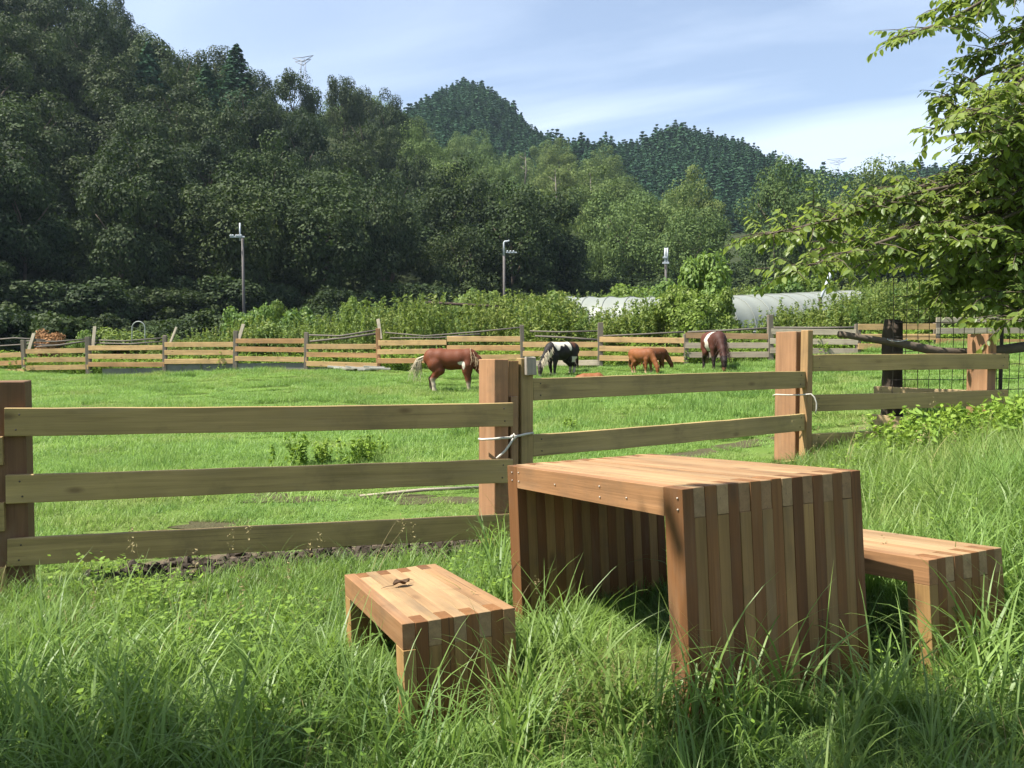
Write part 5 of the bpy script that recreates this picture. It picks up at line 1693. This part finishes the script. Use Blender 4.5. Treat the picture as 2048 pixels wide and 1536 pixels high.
def make_horse(name, loc, yaw, size, pose, coat, mane, tail, hair_mat, label, cat, chunky=1.0, leg_dx=(0, 0, 0, 0), tail_mat=None, pitch_roll=None):
    e = empty(name, loc, yaw)
    me = horse_mesh(pose, chunky, leg_dx)
    paint(me, coat)
    M = e.matrix_basis @ Matrix.Scale(size, 4)
    link('body', me, M_HIDE, e, M)
    rg = random.Random(hash(name) % 999 + int(loc[0] * 10))
    if mane:
        paths = []
        for i in range(60):
            f = i / 59
            if pose == 'graze':
                p = Vector((.40, 0, .985)).lerp(Vector((.80, 0, .42)), f) + Vector((.035, 0, .0)) * math.sin(math.pi * f)
            else:
                p = Vector((.36, 0, 1.0)).lerp(Vector((.66, 0, 1.24)), f)
            s = mane if rg.random() < .8 else -mane
            d = Vector((rg.uniform(-.04, .05), s * rg.uniform(.05, .10), -rg.uniform(.06, .12)))
            q = p + Vector((0, s * .05, .0))
            paths.append([p, q + d * .3, q + d, q + d * 1.8 + Vector((0, 0, -.05))])
        link('mane', hair_strands(paths, .009), hair_mat, e, M)
    if tail:
        paths = []
        for i in range(70):
            p = Vector((-.595, rg.uniform(-.02, .02), .80 + rg.uniform(-.03, .03)))
            if tail == 'swish':
                a = rg.random()
                mid = p + Vector((-.10 - .10 * a, rg.uniform(-.05, .03), -.05 - .05 * rg.random()))
                m2 = mid + Vector((-.12 * a + .02, rg.uniform(-.05, .03), -.15))
                en = m2 + Vector((rg.uniform(-.14, .05), rg.uniform(-.05, .05), rg.uniform(-.36, .05)))
            else:
                mid = p + Vector((-.035, rg.uniform(-.03, .03), -.10)); m2 = mid + Vector((rg.uniform(-.02, .01), rg.uniform(-.04, .04), -.22)); en = m2 + Vector((rg.uniform(-.03, .03), rg.uniform(-.05, .05), -rg.uniform(.08, .26)))
            paths.append([p, mid, m2, en])
        link('tail', hair_strands(paths, .009), tail_mat or hair_mat, e, M)
    tag(e, label, cat)
    return e

CH = (.125, .036, .014); WHT = (.50, .46, .38); BLK = (.014, .011, .010); DBR = (.045, .017, .012); TAN = (.19, .068, .022)
def mixc(a, b, f):
    f = max(0, min(1, f)); return tuple(x * (1 - f) + y * f for x, y in zip(a, b))
def blob(x, z, cx_, cz, rx, rz): return 1 - math.hypot((x - cx_) / rx, (z - cz) / rz)
def coat_brown(x, y, z):
    c = mixc(CH, (.075, .022, .011), (x - .0) * .8)
    wig = .04 * math.sin(x * 31 + z * 17)
    if y < 0 and max(blob(x, z, .22, .66, .075, .035), blob(x, z, .275, .61, .03, .085)) + wig > 0: c = WHT
    if z < .36:
        if x < 0: c = mixc(c, (.42, .35, .27), (.36 - z) / .10) if y < 0 else mixc(c, (.2, .14, .1), (.34 - z) / .2)
        else: c = mixc(c, (.36, .28, .2), (.30 - z) / .12 if y < 0 else (.2 - z) / .1)
    if z < .06: c = (.10, .075, .055)
    return c
def coat_pinto_black(x, y, z):
    n = .09 * math.sin(x * 13 + 1) + .06 * math.sin(x * 29 + y * 14)
    c = BLK
    if z > .86 + n * .7 and -.22 < x < .40: c = WHT
    if x < -.28 and z > .84 + n: c = (.08, .03, .015)
    if .46 < x < .82 and z > .30 and x - (1.06 - z) * .62 < .32: c = mixc(WHT, (.6, .5, .35), .2 + n)
    if x > .70 and z < .33: c = (.07, .05, .045)
    if x > .74 and z < .06: c = (.55, .5, .45)
    if z < .30 and x < .6: c = mixc(BLK, (.40, .34, .25), (.30 - z) / .06) if x < 0 else mixc(BLK, (.3, .26, .2), (.12 - z) / .04)
    if z < .05 and x < .6: c = (.1, .08, .06)
    if x < -.25 and .42 < z < .58 and abs(y) > .02 and y > 0.1: c = WHT
    return c
def coat_belted(x, y, z):
    n = .035 * math.sin(z * 21) + .025 * math.sin(z * 43 + 2)
    c = mixc((.085, .028, .016), DBR, x * 1.2 + .2)
    if -.04 + n < x < .20 + n * .6 and z > .52: c = WHT
    if z < .40: c = (.02, .012, .010)
    if x > .76 and z < .12: c = (.16, .07, .04)
    if z < .10 and x < -.2 and y > 0: c = (.72, .68, .6)
    return c
def coat_foal(x, y, z):
    c = mixc(TAN, (.15, .05, .018), (z - .5) * .8 + .3 * math.sin(x * 5))
    if z < .22 and x < .6: c = mixc(c, (.38, .26, .16), (.22 - z) / .14)
    return c

h1 = at(905, 785, 18.0)
make_horse('horse', (h1.x, h1.y, gz(h1.x, h1.y) - .02), math.radians(-6), 1.0, 'graze', coat_brown, -1, 'swish', M_BLOND,
           'chestnut brown horse with a blond tail and white lower legs, its head behind the post', 'horse', .90, (.01, -.06, .05, .05), M_CREAM)
h2 = at(1122, 753, 20.5)
make_horse('horse', (h2.x, h2.y, gz(h2.x, h2.y) - .01), math.radians(180 + 38), .84, 'graze', coat_pinto_black, 1, 'hang', M_CREAM,
           'small black and white pony grazing with a cream mane', 'horse', 1.06, (.03, .03, -.05, -.04), M_BROWNH)
h3 = at(1428, 742, 19.6)
make_horse('horse', (h3.x, h3.y, gz(h3.x, h3.y) - .01), math.radians(-86), .93, 'graze', coat_belted, 1, 'hang', M_BROWNH,
           'dark brown pony with a white belt round its body, grazing towards the viewer', 'horse', 1.08, (.0, .02, .04, -.02))
f1 = at(1288, 741, 19.6)
make_horse('foal', (f1.x - .05, f1.y, gz(f1.x, f1.y) - .01), math.radians(-50), .60, 'graze', coat_foal, 0, 'hang', M_ORANGEH,
           'small orange-tan foal with pale legs lowering its head, in front of the other foal', 'foal', 1.08, (.03, -.03, -.03, .05))
f2 = at(1312, 738, 20.1)
make_horse('foal', (f2.x, f2.y + .25, gz(f2.x, f2.y) - .01), math.radians(8), .56, 'graze', lambda x, y, z: tuple(.55 * c for c in coat_foal(x, y, z)), 0, 'hang', M_ORANGEH,
           'small darker brown foal standing behind the orange-tan foal', 'foal', 1.08, (.0, .02, .03, .0))
def lying_foal():
    c = at(1181, 757, 17.6)
    e = empty('foal', (c.x, c.y, gz(c.x, c.y)), math.radians(176))
    V = [(0, 0, .17), (-.16, 0, .17), (-.26, .0, .13), (.14, 0, .17), (.24, 0, .16), (.33, .03, .12), (.40, .08, .07), (.43, .16, .045),
         (.20, .12, .09), (.26, .17, .05), (.14, .19, .03), (-.20, .12, .10), (-.10, .19, .05), (-.22, .22, .03)]
    R = [.125, .13, .08, .12, .09, .065, .055, .035, .05, .035, .025, .07, .04, .025]
    E = [(0, 1), (1, 2), (0, 3), (3, 4), (4, 5), (5, 6), (6, 7), (4, 8), (8, 9), (9, 10), (1, 11), (11, 12), (12, 13)]
    me = skin_body('body', V, E, R, .014, .012)
    paint(me, lambda x, y, z: TAN)
    link('body', me, M_HIDE, e, e.matrix_basis)
    paths = [[Vector((-.33, 0, .15)), Vector((-.38, .04, .08 + .01 * i)), Vector((-.37, .10 + .01 * i, .03))] for i in range(8)]
    link('tail', hair_strands(paths, .01), M_ORANGEH, e, e.matrix_basis)
    tag(e, 'tan foal lying in the grass, only its back showing over the gate rail', 'foal')
lying_foal()

# ------------------------------------------------------------------ air
def haze():
    t = bpy.data.materials.new('air'); t.use_nodes = True
    n, l = t.node_tree.nodes, t.node_tree.links
    n.clear()
    out = n.new('ShaderNodeOutputMaterial'); v = n.new('ShaderNodeVolumePrincipled')
    v.inputs['Color'].default_value = (.66, .82, 1.0, 1); v.inputs['Density'].default_value = 0.00018; v.inputs['Anisotropy'].default_value = .2
    l.new(v.outputs[0], out.inputs['Volume'])
    bm = bmesh.new(); bmesh.ops.create_cube(bm, size=1.0)
    o = link('haze', bm_mesh('haze', bm), t, None, Matrix.Translation((20, 430, 66)) @ Matrix.Diagonal((2400, 960, 140, 1)))
    tag(o, 'thin bluish summer haze over the valley', 'haze', kind='stuff')
haze()
